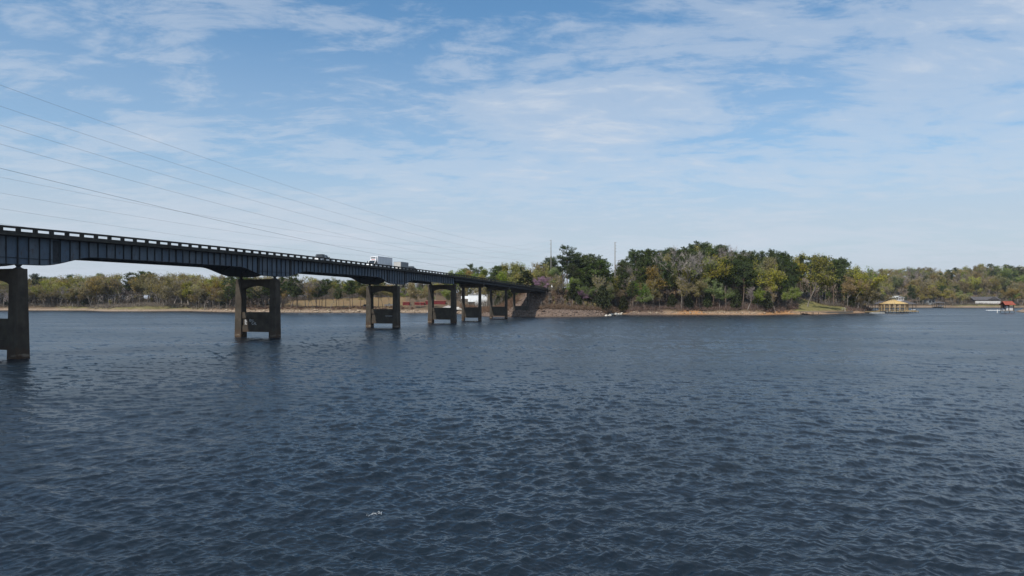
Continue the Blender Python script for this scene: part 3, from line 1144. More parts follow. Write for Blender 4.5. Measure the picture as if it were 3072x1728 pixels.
# places kept open: sheds and yard, lawn, houses, views of the field, roadside
KEEP_OUT += [(1394, 1462, 430, 532), (1195, 1470, 430, 500), (840, 1215, 482, 575), (2392, 2535, 395, 446), (2905, 3015, 795, 845), (2660, 2725, 800, 850), (2775, 2840, 790, 815),
             (225, 470, 512, 545), (1588, 1652, 385, 455), (1640, 1690, 380, 414)]

HW_L = {'yellow': 5, 'olive': 2.5, 'orange': 3.4, 'green': 1.6, 'sparse': 1, 'bare': 0.5, 'pine': 0.7}
FRONT_L = {'bare': 3, 'sparse': 4, 'olive': 2, 'orange': 1, 'cedar': 0.7, 'pine': 0.5}
PINE_L = {'pine': 6, 'pale_pine': 1, 'sparse': 1.5, 'olive': 1, 'orange': 0.8}
# far bank seen under the bridge
row('L', SIL_L, -60, 700, 7, 6.0, (0.42, 0.72), FRONT_L, 'front', thin=0.1)
row('L', SIL_L, -60, 710, 16, 5.5, (0.6, 0.85), {**FRONT_L, 'yellow': 2, 'green': 1}, 'second')
row('L', SIL_L, -60, 720, 30, 5.5, (0.78, 0.98), HW_L, 'third')
row('L', SIL_L, -60, 840, 48, 6.0, (0.88, 1.0), HW_L, 'fourth')
row('L', SIL_L, -60, 860, 68, 6.5, (0.93, 1.03), HW_L, 'rear')
row('L', SIL_L, 690, 1110, 8, 5.5, (0.55, 0.98), PINE_L, 'front')
row('N', SIL_L, 850, 1190, 15, 6.0, (0.6, 0.98), PINE_L, 'front')
row('L', SIL_L, 700, 850, 18, 7.0, (0.7, 0.98), PINE_L, 'second')
row('L', SIL_L, 720, 850, 32, 7.0, (0.8, 1.0), PINE_L, 'third')
row('M', SIL_L, 830, 1345, 150, 7, (0.80, 1.0), {**HW_L, 'pine': 3}, 'rear', hmax=30)
row('M', SIL_L, 830, 1345, 132, 7, (0.6, 0.85), {**HW_L, 'pine': 2, 'cedar': 1}, 'front', hmax=30)
row('M', SIL_L, 1190, 1460, 66, 6.5, (0.6, 0.9), {**HW_L, 'pine': 2, 'cedar': 2}, 'second')
# rise behind the far end of the bridge
row('H', SIL_L, 1340, 1680, 110, 6.0, (0.78, 0.95), {'yellow': 3, 'olive': 2, 'orange': 2.5, 'pine': 1.5, 'green': 1}, 'front')
row('H', SIL_L, 1340, 1680, 140, 6.5, (0.88, 1.0), {'yellow': 3, 'olive': 2, 'green': 2, 'orange': 1, 'pine': 1.5}, 'rear')
row('H', SIL_L, 1375, 1510, 200, 5.5, (0.85, 1.0), {'yellow': 3, 'olive': 2, 'green': 2, 'orange': 1, 'pine': 1.5}, 'upper')
row('H', SIL_L, 1440, 1600, 75, 5.5, (0.55, 0.75), {'cedar': 2, 'sparse': 1, 'pine': 1}, 'lower')
# wooded point
HW_P = {'pine': 7, 'pale_pine': 1.5, 'yellow': 3.2, 'green': 2.2, 'orange': 0.4, 'bare': 0.4, 'sparse': 0.6, 'olive': 0.5}
FRONT_P = {'bare': 1.5, 'sparse': 2.5, 'cedar': 3, 'green': 1.2, 'pine': 1.5, 'olive': 1.2}
row('P', SIL_P, 1870, 2640, 8, 5.2, (0.3, 0.6), FRONT_P, 'front', hmin=5)
row('P', SIL_P, 1870, 2640, 17, 4.4, (0.55, 0.85), {**HW_P, 'cedar': 1.5, 'bare': 1}, 'second')
row('P', SIL_P, 1850, 2640, 28, 4.5, (0.68, 0.92), HW_P, 'third')
row('P', SIL_P, 1850, 2640, 42, 4.6, (0.85, 1.0), {**HW_P, 'pine': 22}, 'fourth')
row('P', SIL_P, 1850, 2600, 58, 5.0, (0.92, 1.03), {**HW_P, 'pine': 34}, 'rear')
row('P', SIL_P, 2500, 2650, 5, 6.0, (0.5, 0.8), {'yellow': 3, 'sparse': 2, 'olive': 1}, 'front', hmin=5)
row('E', SIL_P, 1655, 1870, 34, 4.2, (0.4, 0.7), {'sparse': 2, 'cedar': 2, 'green': 1.5, 'bare': 1.5, 'pine': 1}, 'front')
row('E', SIL_P, 1650, 1870, 50, 4.4, (0.62, 0.88), {'pine': 5, 'green': 1.5, 'yellow': 1}, 'second')
row('E', SIL_P, 1640, 1870, 68, 4.6, (0.8, 1.0), {'pine': 7, 'pale_pine': 1, 'yellow': 1}, 'rear')
row('E', SIL_P, 1800, 1880, 90, 6.0, (0.85, 1.0), {'pine': 3, 'green': 3, 'yellow': 2}, 'rear')
# far shore on the right
HW_R = {'orange': 4.0, 'olive': 2.4, 'yellow': 3, 'green': 2.4, 'sparse': 1.8, 'pine': 2.6, 'bare': 1}
for d, fr, rn in ((9, (0.22, 0.42), 'front'), (26, (0.32, 0.55), 'second'), (50, (0.42, 0.66), 'third'), (80, (0.55, 0.78), 'fourth'), (120, (0.68, 0.88), 'fifth'),
                  (165, (0.82, 0.97), 'sixth'), (215, (0.92, 1.02), 'rear')):
    row('R', SIL_R, 2530, 3120, d, 7.6 + d * 0.008, fr, HW_R if d > 15 else {**HW_R, 'cedar': 2, 'pine': 4}, rn, True, 6.0, 30.0)
# right-hand point, at the edge of the photograph
for x, y, h, k in ((322, 428, 24, 'pine'), (334, 440, 15, 'cedar'), (345, 462, 12, 'sparse'), (352, 455, 20, 'pine'), (318, 415, 8, 'cedar')):
    TREES.append([k, x, y, h, 1.0, None, 'S', 'shore'])

# trees that can be picked out one by one
one('pine', 1703, 404, 744, 'tallest rounded pine rising alone right of the left-hand utility pole', 1.15, 3)
one('pine', 1787, 412, 767, 'broad dark pine left of the right-hand utility pole', 1.6, 1)
one('pine', 1652, 500, 775, 'dark pine standing directly behind the left-hand tall utility pole', 1.2, 2)
one('pine', 1757, 408, 780, 'dark pine between the tallest rounded pine and the broad dark pine', 1.5, 3)
one('pine', 1728, 416, 764, 'dark pine close behind the tallest rounded pine', 1.3, 2)
one('pine', 2092, 432, 729, 'flat-topped pine standing highest on the crest of the wooded point', 0.95, 4)
one('pine', 2120, 436, 732, 'umbrella-crowned pine just right of the highest pine on the point', 0.9, 0)
one('pine', 2168, 440, 738, 'open-crowned pine right of the two highest pines on the point', 0.9, 1)
one('bare', 2062, 402, 752, 'large bare grey tree with spreading limbs midway along the wooded point', 1.05, 2)
one('yellow', 2108, 405, 765, 'bright yellow-green tree beside the large bare grey tree', 0.85, 1)
one('yellow', 2422, 424, 768, 'big yellow-green tree rising above the lawn', 1.05, 3)
one('yellow', 2572, 446, 818, 'spreading yellow-green tree leaning over the shore left of the timber boathouse', 1.35, 2)
one('green', 2595, 470, 806, 'light green tree behind the spreading shore tree near the boathouse', 1.0, 1)
one('green', 1684, 438, 800, 'leafy tree closing the gap just right of the left-hand pole', 1.2, 2)
one('olive', 1664, 446, 806, 'olive tree directly behind the white car', 1.2, 0)
one('cedar', 1722, 392, 826, 'tall cedar behind the pair of small cedar bushes, left one', 0.9, 1)
one('cedar', 1752, 388, 836, 'tall cedar between the small cedar bushes and the large ragged cedar', 1.0, 2)
one('cedar', 1778, 396, 818, 'tall dark cedar behind the large ragged shore cedar', 0.95, 1)
one('pine', 1806, 404, 786, 'dark pine just left of the gap below the right-hand pole', 1.2, 2)
one('sparse', 1668, 376, 862, 'thin twiggy tree on the slope nearest the bridge end', 1.0, 0)
one('olive', 1262, 462, 866, 'olive tree in front of the middle red shed', 1.0, 1)
one('green', 1292, 464, 876, 'green bushy tree in front of the long red shed', 1.3, 3)
one('lime', 1905, 398, 848, 'vivid lime green young tree low on the wooded bank', 1.1, 0)
one('redbud', 1624, 416, 830, 'pink blossoming redbud above the far end of the bridge', 1.3, 0)
one('redbud', 1741, 374, 872, 'small pink redbud among the dark pines above the riprap', 1.0, 0)
one('redbud', 1783, 384, 862, 'faint pink redbud half hidden beside the large shore cedar', 0.9, 0)
one('cedar', 1701, 366, 894, 'small dense cedar bush above the riprap, left of its twin', 0.95, 1)
one('cedar', 1735, 362, 886, 'rounder dense cedar bush at the top of the riprap, right of its twin', 1.0, 2)
one('cedar', 1806, 366, 858, 'large ragged cedar leaning over the white rocks at the riprap end', 1.05, 2)
one('cedar', 1690, 384, 862, 'dark green cedar on the embankment behind the small cedar bush', 0.9, 0)
one('cedar', 1580, 440, 815, 'rounded dark evergreen behind the bridge railing left of the redbud', 1.5, 1)
one('bare', 791, 486, 848, 'pale-trunked bare tree framed in the second pier opening', 0.8, 0)
one('bare', 950, 466, 838, 'white-trunked spreading bare tree at the edge of the tan field', 1.15, 2)
one('orange', 1231, 466, 846, 'orange-tinged round tree in front of the red sheds', 1.1, 3)
one('sparse', 1148, 470, 858, 'thin leaning tree framed in the third pier opening', 1.0, 1)
one('pine', 878, 470, 825, 'full dark pine just right of the second pier', 1.2, 3)
one('pine', 692, 500, 830, 'dark pine just left of the second pier', 1.1, 0)
one('pine', 108, 590, 824, 'lone flat-topped pine just right of the nearest pier', 1.0, 1)
one('pine', 425, 580, 817, 'left one of two dark pines standing above the far tree line', 1.2, 2)
one('pine', 447, 584, 819, 'right one of two dark pines standing above the far tree line', 1.1, 4)
one('green', 1346, 458, 868, 'dark green bushy tree behind the fourth pier opening', 1.2, 0)
one('green', 1505, 440, 850, 'bushy green tree framed in the sixth pier opening', 1.3, 4)
one('cedar', 1520, 402, 880, 'dark evergreen bush low behind the sixth pier opening', 1.4, 0)

ORD = ['first', 'second', 'third', 'fourth', 'fifth', 'sixth', 'seventh', 'eighth', 'ninth', 'tenth', 'eleventh', 'twelfth', 'thirteenth', 'fourteenth', 'fifteenth',
       'sixteenth', 'seventeenth', 'eighteenth', 'nineteenth', 'twentieth', 'twenty-first', 'twenty-second', 'twenty-third', 'twenty-fourth', 'twenty-fifth']
LOOK = {'pine': 'dark pine', 'pale_pine': 'lighter green pine', 'yellow': 'yellow-green budding tree', 'green': 'fresh green tree', 'orange': 'orange-tinged budding tree',
        'olive': 'olive budding tree', 'bare': 'bare grey tree', 'sparse': 'thin-leaved tree', 'cedar': 'dense dark cedar', 'redbud': 'pink redbud', 'lime': 'lime tree'}
ZONE = {'N': 'before the tan field', 'L': 'on far left bank', 'M': 'behind the tan field', 'H': 'behind bridge end', 'P': 'on wooded point', 'E': 'by the poles',
        'R': 'on far right shore', 'S': 'on the right-hand point'}
ZGROUP = {'N': 'trees in front of the tan field', 'L': 'trees on the far left bank', 'M': 'trees behind the tan field', 'H': 'trees behind the bridge end', 'P': 'trees on the wooded point',
          'E': 'trees on the embankment', 'R': 'trees on the far right shore', 'S': 'trees on the right-hand point'}
count = {}
for t in sorted(TREES, key=lambda t: pxof(t[1], t[2])):
    kind, x, y, H, wf, label, zone, rn = t
    if label is None:
        k = (kind, zone, rn)
        count[k] = count.get(k, -1) + 1
        label = '%s, %s of its kind from left, %s row %s' % (LOOK[kind], ORD[min(count[k], 24)], rn, ZONE[zone])
        make_tree(kind, x, y, H, wf, label, ZGROUP[zone])
    else:
        make_tree(kind, x, y, H, wf, label, None, rn)

# ------------------------------------------------------------------ brush and rocks along the banks (too many to count)
rng = np.random.default_rng(77)


def scatter(p0, p1, d0, d1, n, far=False):
    px = rng.uniform(p0, p1, n)
    sy = np.array([shore_y(p, far) for p in np.linspace(p0, p1, 60)])
    y = np.interp(px, np.linspace(p0, p1, 60), sy) + rng.uniform(d0, d1, n)
    x = ptx(px, y)
    s, l = to_sl(x, y)
    ok = (shore_d(x, y) > 2.2) & ~((np.abs(l) < 7.6) & (s > 330))
    return x[ok], y[ok], px[ok]


def brush(name, spots, h, mat, label, per=20):
    x, y, px = spots
    z = ground(x, y)
    n = len(x)
    P = np.repeat(np.stack([x, y, z], 1), per, 0)
    hh = np.repeat(h * rng.uniform(0.5, 1.3, n), per)
    o = rng.normal(0, 0.34, P.shape) * hh[:, None] * [1, 1, 0.35]
    P = P + o + np.stack([0 * hh, 0 * hh, hh * 0.32], 1)
    V, T = twigs(rng, P, np.tile([0, 0, 0.6], (len(P), 1)), 0.85 * h, 0.05)
    W, U = leaves(rng, P + np.stack([0 * hh, 0 * hh, hh * 0.1], 1), 0.30, 0, 1.2)
    me = mesh_np(name, np.concatenate([V, W]), [quads_of((len(V) + len(W)) // 4)], mat, False, {'tint': np.concatenate([T, U])})
    tag(link(name, me), label, 'brush', kind='stuff')


def open_lawn(sp):
    x, y, px = sp
    k = ~((px > 2392) & (px < 2540) & (y < 450))
    return x[k], y[k], px[k]


brush('brush', open_lawn(scatter(1868, 2640, 4, 30, 1700)), 1.9, LEAF['brush'], 'reddish brown brush under the trees of the wooded point')
brush('undergrowth', open_lawn(scatter(1868, 2640, 12, 62, 1300)), 2.6, LEAF['brush2'], 'grey leafless undergrowth among the trunks of the wooded point')
brush('brush', scatter(1600, 1870, 12, 62, 2600), 1.9, LEAF['brush'], 'dry brown brush on the embankment beside the bridge end')
brush('brush', scatter(-60, 700, 6, 48, 1500), 2.0, LEAF['brush2'], 'grey leafless undergrowth along the far left bank')
brush('undergrowth', scatter(-60, 860, 40, 110, 900), 4.5, LEAF['brush2'], 'grey thicket filling the far left woods')
brush('brush', scatter(690, 1240, 5, 14, 420), 0.9, LEAF['brush'], 'low dry weeds along the bank below the tan field')
brush('undergrowth', scatter(820, 1360, 122, 165, 800), 4.2, LEAF['brush2'], 'grey undergrowth along the far edge of the tan field')
brush('undergrowth', scatter(1380, 1700, 70, 150, 700), 4.0, LEAF['brush2'], 'grey undergrowth on the rise behind the bridge end')
brush('brush', scatter(1380, 1600, 8, 60, 650), 1.6, LEAF['brush'], 'dry brown brush behind the far bridge piers')
brush('brush', scatter(2540, 3120, 6, 90, 1300, True), 2.2, LEAF['brush2'], 'grey brown undergrowth on the far right shore')


def woods(name, spots, h, cols, label, per=150):
    """a mass of crowns too dense and distant to tell apart: leaves, twigs and thin stems"""
    x, y, px = spots
    z = ground(x, y)
    n = len(x)
    hh = h * rng.uniform(0.7, 1.15, n)
    P = np.repeat(np.stack([x, y, z + hh * 0.58], 1), per, 0)
    R = np.repeat(hh, per)[:, None] * [0.19, 0.19, 0.36]
    o = rng.normal(size=P.shape)
    o = o / np.linalg.norm(o, axis=1)[:, None] * (rng.random(len(P)) ** 0.4)[:, None]
    V, T = leaves(rng, P + o * R, 0.75, 0, 1.2)
    S = np.repeat(np.stack([x, y, z], 1), 5, 0) + rng.normal(0, 1.1, (n * 5, 3)) * [1, 1, 0]
    W, U = twigs(rng, S, np.tile([0, 0, 6.0], (n * 5, 1)), h * 0.7, 0.09)
    me = mesh_np(name, np.concatenate([V, W]), [quads_of((len(V) + len(W)) // 4)], LEAF[cols[0]], False, {'tint': np.concatenate([T, U])})
    for c in cols[1:] + ['twig']:
        me.materials.append(LEAF[c])
    idx = np.concatenate([np.repeat(rng.integers(0, len(cols), n), per), np.full(len(W) // 4, len(cols))]).astype(np.int32)
    me.polygons.foreach_set('material_index', idx)
    tag(link(name, me), label, 'woods', kind='stuff')


woods('thicket', scatter(-60, 850, 34, 70, 260), 9, ['brush2', 'twig', 'brush2', 'olive'], 'grey thicket between the trunks of the far left woods')
woods('distant_woods', scatter(-60, 860, 60, 190, 430), 17, ['brush2', 'olive', 'twig', 'brush2'], 'grey brown woods filling in behind the far left bank trees')
woods('distant_woods', scatter(830, 1360, 140, 230, 260), 15, ['brush2', 'olive', 'pine', 'twig'], 'mixed woods closing the view behind the tan field')
woods('distant_woods', scatter(1330, 1700, 95, 190, 190), 15, ['olive', 'brush2', 'pine', 'orange'], 'mixed woods on the rise behind the bridge end')
woods('distant_woods', open_lawn(scatter(1850, 2620, 40, 100, 330)), 15, ['pine', 'brush2', 'pine', 'olive'], 'shadowy woods filling the wooded point behind its front trees')
woods('thicket', scatter(1615, 1790, 16, 56, 120), 4.2, ['brush', 'brush2', 'orange', 'brush'], 'russet twiggy thicket on the slope beside the bridge end', 70)
woods('distant_woods', scatter(2540, 3130, 40, 260, 520, True), 13, ['olive', 'brush2', 'orange', 'pine'], 'muted woods covering the hill of the far right shore')


def rock_field(name, x, y, size, mat, label, lift=0.15):
    n = len(x)
    z = ground(x, y)
    phi = (1 + 5 ** 0.5) / 2
    ico = np.array([(-1, phi, 0), (1, phi, 0), (-1, -phi, 0), (1, -phi, 0), (0, -1, phi), (0, 1, phi), (0, -1, -phi), (0, 1, -phi), (phi, 0, -1), (phi, 0, 1), (-phi, 0, -1), (-phi, 0, 1)]) / 1.9
    fc = np.array([(0, 11, 5), (0, 5, 1), (0, 1, 7), (0, 7, 10), (0, 10, 11), (1, 5, 9), (5, 11, 4), (11, 10, 2), (10, 7, 6), (7, 1, 8), (3, 9, 4), (3, 4, 2), (3, 2, 6), (3, 6, 8), (3, 8, 9), (4, 9, 5), (2, 4, 11), (6, 2, 10), (8, 6, 7), (9, 8, 1)])
    s = size * rng.lognormal(0, 0.35, n)
    sc = np.stack([s * rng.uniform(0.7, 1.4, n), s * rng.uniform(0.7, 1.3, n), s * rng.uniform(0.45, 0.8, n)], 1)
    th = rng.uniform(0, 6.283, n)
    B = ico[None] * (1 + rng.normal(0, 0.16, (n, 12, 1)))
    B = B * sc[:, None, :]
    c, sn = np.cos(th)[:, None], np.sin(th)[:, None]
    V = np.stack([B[..., 0] * c - B[..., 1] * sn + x[:, None], B[..., 0] * sn + B[..., 1] * c + y[:, None], B[..., 2] + (z + lift * s)[:, None]], 2)
    Fc = fc[None] + (np.arange(n) * 12)[:, None, None]
    me = mesh_np(name, V.reshape(-1, 3), [Fc.reshape(-1, 3)], mat, False, {'tint': np.repeat(rng.random(n), 12)})
    tag(link(name, me), label, 'rocks', kind='stuff')


def rockmat(name, c, c2):
    m = Mat(name)
    a = m.mix(m.attr('tint'), c, c2)
    a = m.mix(m.ramp(m.noise(2.5, 4), [(0.4, 0.0), (0.7, 0.5)]), a, tuple(v * 0.6 for v in c))
    return m.done(a, 0.95, 0.1)


M['riprap'] = rockmat('riprap_stone', (0.10, 0.072, 0.058), (0.23, 0.175, 0.14))
M['shore_rock'] = rockmat('pale_shore_rock', (0.24, 0.18, 0.13), (0.44, 0.36, 0.27))
M['white_rock'] = rockmat('white_rock', (0.45, 0.42, 0.37), (0.66, 0.62, 0.55))
ss_, ll_ = rng.uniform(345, 412, 7000), rng.uniform(-30, 66, 7000)
q = np.array([BP(a, b, 0)[:2] for a, b in zip(ss_, ll_)])
zz_ = ground(q[:, 0], q[:, 1])
dd_ = shore_d(q[:, 0], q[:, 1])
ok = (zz_ > 0.75) & ((zz_ < 4.6) | ((np.abs(ll_) < 6.8) & (ss_ < 393) & (zz_ < 11.5)))
rock_field('riprap', q[ok, 0], q[ok, 1], 0.36, M['riprap'], 'brown stone riprap sloping to the water beside the bridge end', 0.0)
x, y, px = scatter(600, 1420, 0.4, 4.5, 900)
y = y - 1.0
rock_field('shore_rocks', x, y, 0.42, M['shore_rock'], 'pale rocks lining the far left bank', 0.1)
x = ptx(rng.uniform(1818, 1868, 60), 352.0)
y = np.interp(CX + F * x / 352, [1818, 1868], [352, 398]) + rng.uniform(0.5, 4, 60)
x = x * y / 352
rock_field('shore_rocks', x, y, 0.6, M['white_rock'], 'white boulders at the waterline where the riprap ends', 0.2)
x, y, px = scatter(1880, 2420, 0.2, 3.0, 700)
rock_field('shore_rocks', x, y, 0.3, M['shore_rock'], 'scattered pale stones along the wooded point shoreline', 0.1)


# ------------------------------------------------------------------ poles and wires
M['pole'] = simple('weathered_pole', (0.20, 0.19, 0.175), 0.85, 0.3, 1.2)
M['pole_brown'] = simple('brown_pole', (0.16, 0.12, 0.09), 0.9, 0.3, 1.2)
M['insul'] = simple('insulator', (0.16, 0.16, 0.17), 0.4, 0.2, 3)
M['wire'] = simple('wire_metal', (0.30, 0.30, 0.31), 0.5, 0.1, 1)
M['wire_dark'] = simple('black_cable', (0.035, 0.035, 0.04), 0.6, 0.1, 1)


def tall_pole(px, Y, top_py, drops, side, label):
    x, zt_ = ptx(px, Y), pz(top_py, Y)
    z0 = gz(x, Y) - 0.5
    root = empty('utility_pole', (x, Y, z0))
    MB().tube([(x, Y, z0), (x, Y, (z0 + zt_) / 2), (x, Y, zt_)], [0.46, 0.36, 0.22], 10).build('shaft', M['pole'], root, True)
    pts = []
    for i, d in enumerate(drops):
        z = zt_ - 0.35 - d
        e = (x + side * RX * 0.95, Y + side * RY * 0.95, z)
        MB().tube([(x + side * RX * 0.15, Y + side * RY * 0.15, z), e], 0.09, 6).build('insulator', M['insul'], root)
        pts.append(e)
    tag(root, label, 'utility pole')
    return pts


A1 = tall_pole(1653, 470, 720, (0, 2.6, 5.2, 7.7), -1, 'tall pale utility pole behind the end of the bridge, left of the pair')
A2 = tall_pole(1845, 410, 726, (0, 1.9, 3.6, 5.3), 1, 'tall pale utility pole rising from the trees, right of the pair')
MB_w = [('top', 'second highest', 'third highest', 'lowest')]


def wire(pt, X0, y0, ymin, zmin, ze, yend, label, rad, mat, group):
    """sagging conductor parallel to the bridge, ending at pt"""
    a = (ze - zmin) / (yend - ymin) ** 2
    dx = pt[0] - (-X0 + 0.31 * yend)
    P = []
    for y in np.linspace(y0, yend, 90):
        P.append((-X0 + 0.31 * y + dx, y, zmin + a * (y - ymin) ** 2))
    P[-1] = pt
    o = MB().tube(P, rad, 5).build('power_line', M[mat], None, True)
    tag(o, label, 'wire', group)


ordw = ('highest', 'second', 'third', 'lowest')
for i, p in enumerate(A2):
    d = (0, 1.9, 3.6, 5.3)[i]
    wire(p, 66.0, -60, 170, 23.6 - d, p[2], 410, '%s of the four wires strung from the right-hand utility pole' % ordw[i], 0.012, 'wire', 'wires of the right-hand pole')
for i, p in enumerate(A1):
    d = (0, 2.6, 5.2, 7.7)[i]
    wire(p, 119.0, -40, 0.38 * 470, 27.4 - d, p[2], 470, '%s of the four wires strung from the left-hand utility pole' % ordw[i], 0.016, 'wire', 'wires of the left-hand pole')
# lower distribution pole with a pale transformer
dx_, dy_ = ptx(1643, 445), 445.0
dp = empty('distribution_pole', (dx_, dy_, gz(dx_, dy_) - 0.4))
zb, ztop_ = gz(dx_, dy_) - 0.4, 25.2
MB().tube([(dx_, dy_, zb), (dx_, dy_, ztop_)], [0.2, 0.14], 8).build('shaft', M['pole_brown'], dp, True)
MB().box(dx_ - 1.2, dx_ + 1.2, dy_ - 0.08, dy_ + 0.08, ztop_ - 0.9, ztop_ - 0.75).build('crossarm', M['pole_brown'], dp)
MB().lathe((dx_ - 0.15, dy_ - 0.5, ztop_ - 2.9), [(0.5, 0), (0.55, 0.1), (0.55, 1.3), (0.4, 1.5), (0.1, 1.6)], 12).build('transformer', M['paint_w'], dp, True)
tag(dp, 'short brown pole with a pale transformer can beside the redbud', 'utility pole')
wire((dx_, dy_, 24.4), 115.0, -30, 320, 21.9, 24.4, 445, 'thick black cable sagging along the far side of the bridge', 0.026, 'wire_dark', None)

# ------------------------------------------------------------------ vehicles (x forward, y left)
def carpaint(name, c, rough=0.3):
    return simple(name, c, rough, 0.12, 0.8, 0.5)


M['car_white'] = carpaint('white_car_paint', (0.80, 0.80, 0.80))
M['car_grey'] = carpaint('silver_car_paint', (0.26, 0.28, 0.30))
M['car_dark'] = carpaint('dark_car_paint', (0.035, 0.038, 0.045))
M['box_white'] = simple('white_box_panel', (0.70, 0.71, 0.73), 0.5, 0.06, 0.6)
M['box_grey'] = simple('grey_trailer_panel', (0.24, 0.245, 0.25), 0.5, 0.15, 0.8)
M['door_grey'] = simple('pale_grey_door', (0.5, 0.49, 0.47), 0.6, 0.15, 0.8)
M['black_trim'] = simple('black_trim', (0.025, 0.025, 0.027), 0.6, 0.2, 2)
M['red_print'] = simple('red_print', (0.45, 0.03, 0.02), 0.6, 0.1, 2)
M['lamp_red'] = simple('tail_lamp', (0.25, 0.02, 0.015), 0.3, 0.1, 4)
M['lamp_clear'] = simple('head_lamp', (0.55, 0.55, 0.5), 0.2, 0.1, 4)


def ext(mb, prof, y0, y1, pinch=None):
    """extrude an x-z outline across y"""
    mb.prism(prof, lambda a, c, t: (a, t, c), y0, y1)
    return mb


def wheel(root, x, y, r=0.38, w=0.24):
    def ring(rr, yy):
        return [(x + rr * math.cos(t), yy, r + rr * math.sin(t)) for t in (2 * math.pi * k / 16 for k in range(16))]
    sgn = 1 if y > 0 else -1
    t = MB().rings([ring(r * 0.9, y - w / 2), ring(r, y - w / 2 + 0.03), ring(r, y + w / 2 - 0.03), ring(r * 0.9, y + w / 2)]).build('wheel', M['rubber'], root, True)
    MB().rings([ring(r * 0.55, y + sgn * (w / 2 + 0.002)), ring(r * 0.5, y + sgn * (w / 2 + 0.03))]).build('rim', M['chrome'], t)


def cab_glass(root, y, pts, name='side_window'):
    MB().prism(pts, lambda a, c, t: (a, t, c), y, y + (0.02 if y > 0 else -0.02)).build(name, M['glass'], root)


def pickup(loc, rz, body, label, rack, name='pickup_truck'):
    root = empty(name, loc, rz)
    OFF[root.name] = None
    w = 0.98
    prof = [(-2.9, 0.55), (-2.9, 1.12), (-0.75, 1.12), (-0.75, 1.10), (0.95, 1.10), (1.1, 1.16), (2.55, 1.05), (2.85, 0.9), (2.9, 0.5), (2.45, 0.42), (-2.6, 0.42)]
    ext(MB(), prof, -w, w).build('body', M[body], root)
    cab = MB()
    lo = [(-0.75, 1.10), (1.05, 1.14)]
    cab.hexa([(-0.75, -w + 0.02, 1.105), (1.12, -w + 0.02, 1.15), (1.12, w - 0.02, 1.15), (-0.75, w - 0.02, 1.105),
              (-0.62, -w + 0.2, 1.9), (0.35, -w + 0.2, 1.9), (0.35, w - 0.2, 1.9), (-0.62, w - 0.2, 1.9)])
    cab.build('cab', M[body], root)
    for s in (-1, 1):
        def P(x, z):
            return (x, s * (w - 0.02 - 0.18 * (z - 1.12) / 0.78 + 0.012), z)
        for a in ([(-0.55, 1.2), (0.1, 1.2), (0.1, 1.8), (-0.5, 1.8)], [(0.2, 1.2), (0.9, 1.2), (0.35, 1.78), (0.2, 1.8)]):
            q = [P(*p) for p in a]
            MB().add(q + [(x, y - s * 0.01, z) for x, y, z in q], [(0, 1, 2, 3), (7, 6, 5, 4), (0, 4, 5, 1), (1, 5, 6, 2), (2, 6, 7, 3), (3, 7, 4, 0)]).build('side_window', M['glass'], root)
        MB().box(0.85, 1.0, s * w if s > 0 else s * w - 0.22, s * w + 0.22 if s > 0 else s * w, 1.2, 1.42).build('mirror', M['black_trim'], root)
        MB().box(-2.93, -2.88, s * 0.7 - 0.1, s * 0.7 + 0.1, 0.75, 1.08).build('tail_lamp', M['lamp_red'], root)
        MB().box(2.84, 2.92, s * 0.75 - 0.16, s * 0.75 + 0.16, 0.68, 0.88).build('headlight', M['lamp_clear'], root)
        wheel(root, 1.85, s * 0.88)
        wheel(root, -1.7, s * 0.88)
    MB().hexa([(1.075, -0.72, 1.2), (1.08, -0.72, 1.2), (1.08, 0.72, 1.2), (1.075, 0.72, 1.2), (0.42, -0.62, 1.84), (0.46, -0.62, 1.84), (0.46, 0.62, 1.84), (0.42, 0.62, 1.84)]).build('windscreen', M['glass'], root)
    MB().box(-2.98, -2.9, -0.9, 0.9, 0.45, 0.6).build('bumper', M['chrome'], root)
    if rack:
        MB().hexa([(-1.95, -0.9, 1.125), (-0.78, -0.9, 1.125), (-0.78, 0.9, 1.125), (-1.95, 0.9, 1.125), (-1.9, -0.82, 1.98), (-0.7, -0.82, 1.98), (-0.7, 0.82, 1.98), (-1.9, 0.82, 1.98)]).build('bed_canopy', M['car_dark'], root)
        MB().tube([(-2.7, 0.5, 1.12), (-2.7, 0.5, 1.75)], 0.04, 6).build('marker_post', M['black_trim'], root)
    tag(root, label, 'pickup')
    return root


RZ = math.atan2(BY, BX)          # heading away along the bridge


def on_deck(s, l):
    return BP(s, l, zt(s) - 0.905)


def bridge_s(px, l):
    X0 = 97.9 - (l - 4.4) / math.cos(TH)
    return F * X0 / ((0.31 * F + CX) - px) / math.cos(TH)


pickup(on_deck(bridge_s(966, 2.4), 2.4), RZ, 'car_white', 'white pickup with a black canopy on its bed, driving away on the bridge', True)

tr = empty('box_truck', on_deck(bridge_s(1112, -2.4), -2.4), RZ + math.pi)
OFF[tr.name] = None
bx = ext(MB(), [(-9.3, 1.05), (-9.3, 4.0), (0.0, 4.0), (0.0, 1.05)], -1.25, 1.25).build('cargo_box', M['box_white'], tr)
for s in (-1, 1):
    MB().box(-9.32, 0.02, s * 1.25 - 0.02, s * 1.25 + 0.02, 3.9, 4.02).build('box_rail', M['chrome'], bx)
    for i in range(9):
        MB().box(-8.6 + i, -8.56 + i, s * 1.25 - 0.006, s * 1.25 + 0.006, 1.1, 3.88).build('panel_rib', M['box_grey'], bx)
rf = MB()
rf.box(0.0, 0.55, -0.95, 0.95, 2.85, 3.85)
rfo = rf.build('cooling_unit', M['box_white'], tr)
for i in range(5):
    MB().box(0.551, 0.57, -0.75, 0.75, 3.35 + i * 0.085, 3.40 + i * 0.085).build('vent_slat', M['black_trim'], rfo)
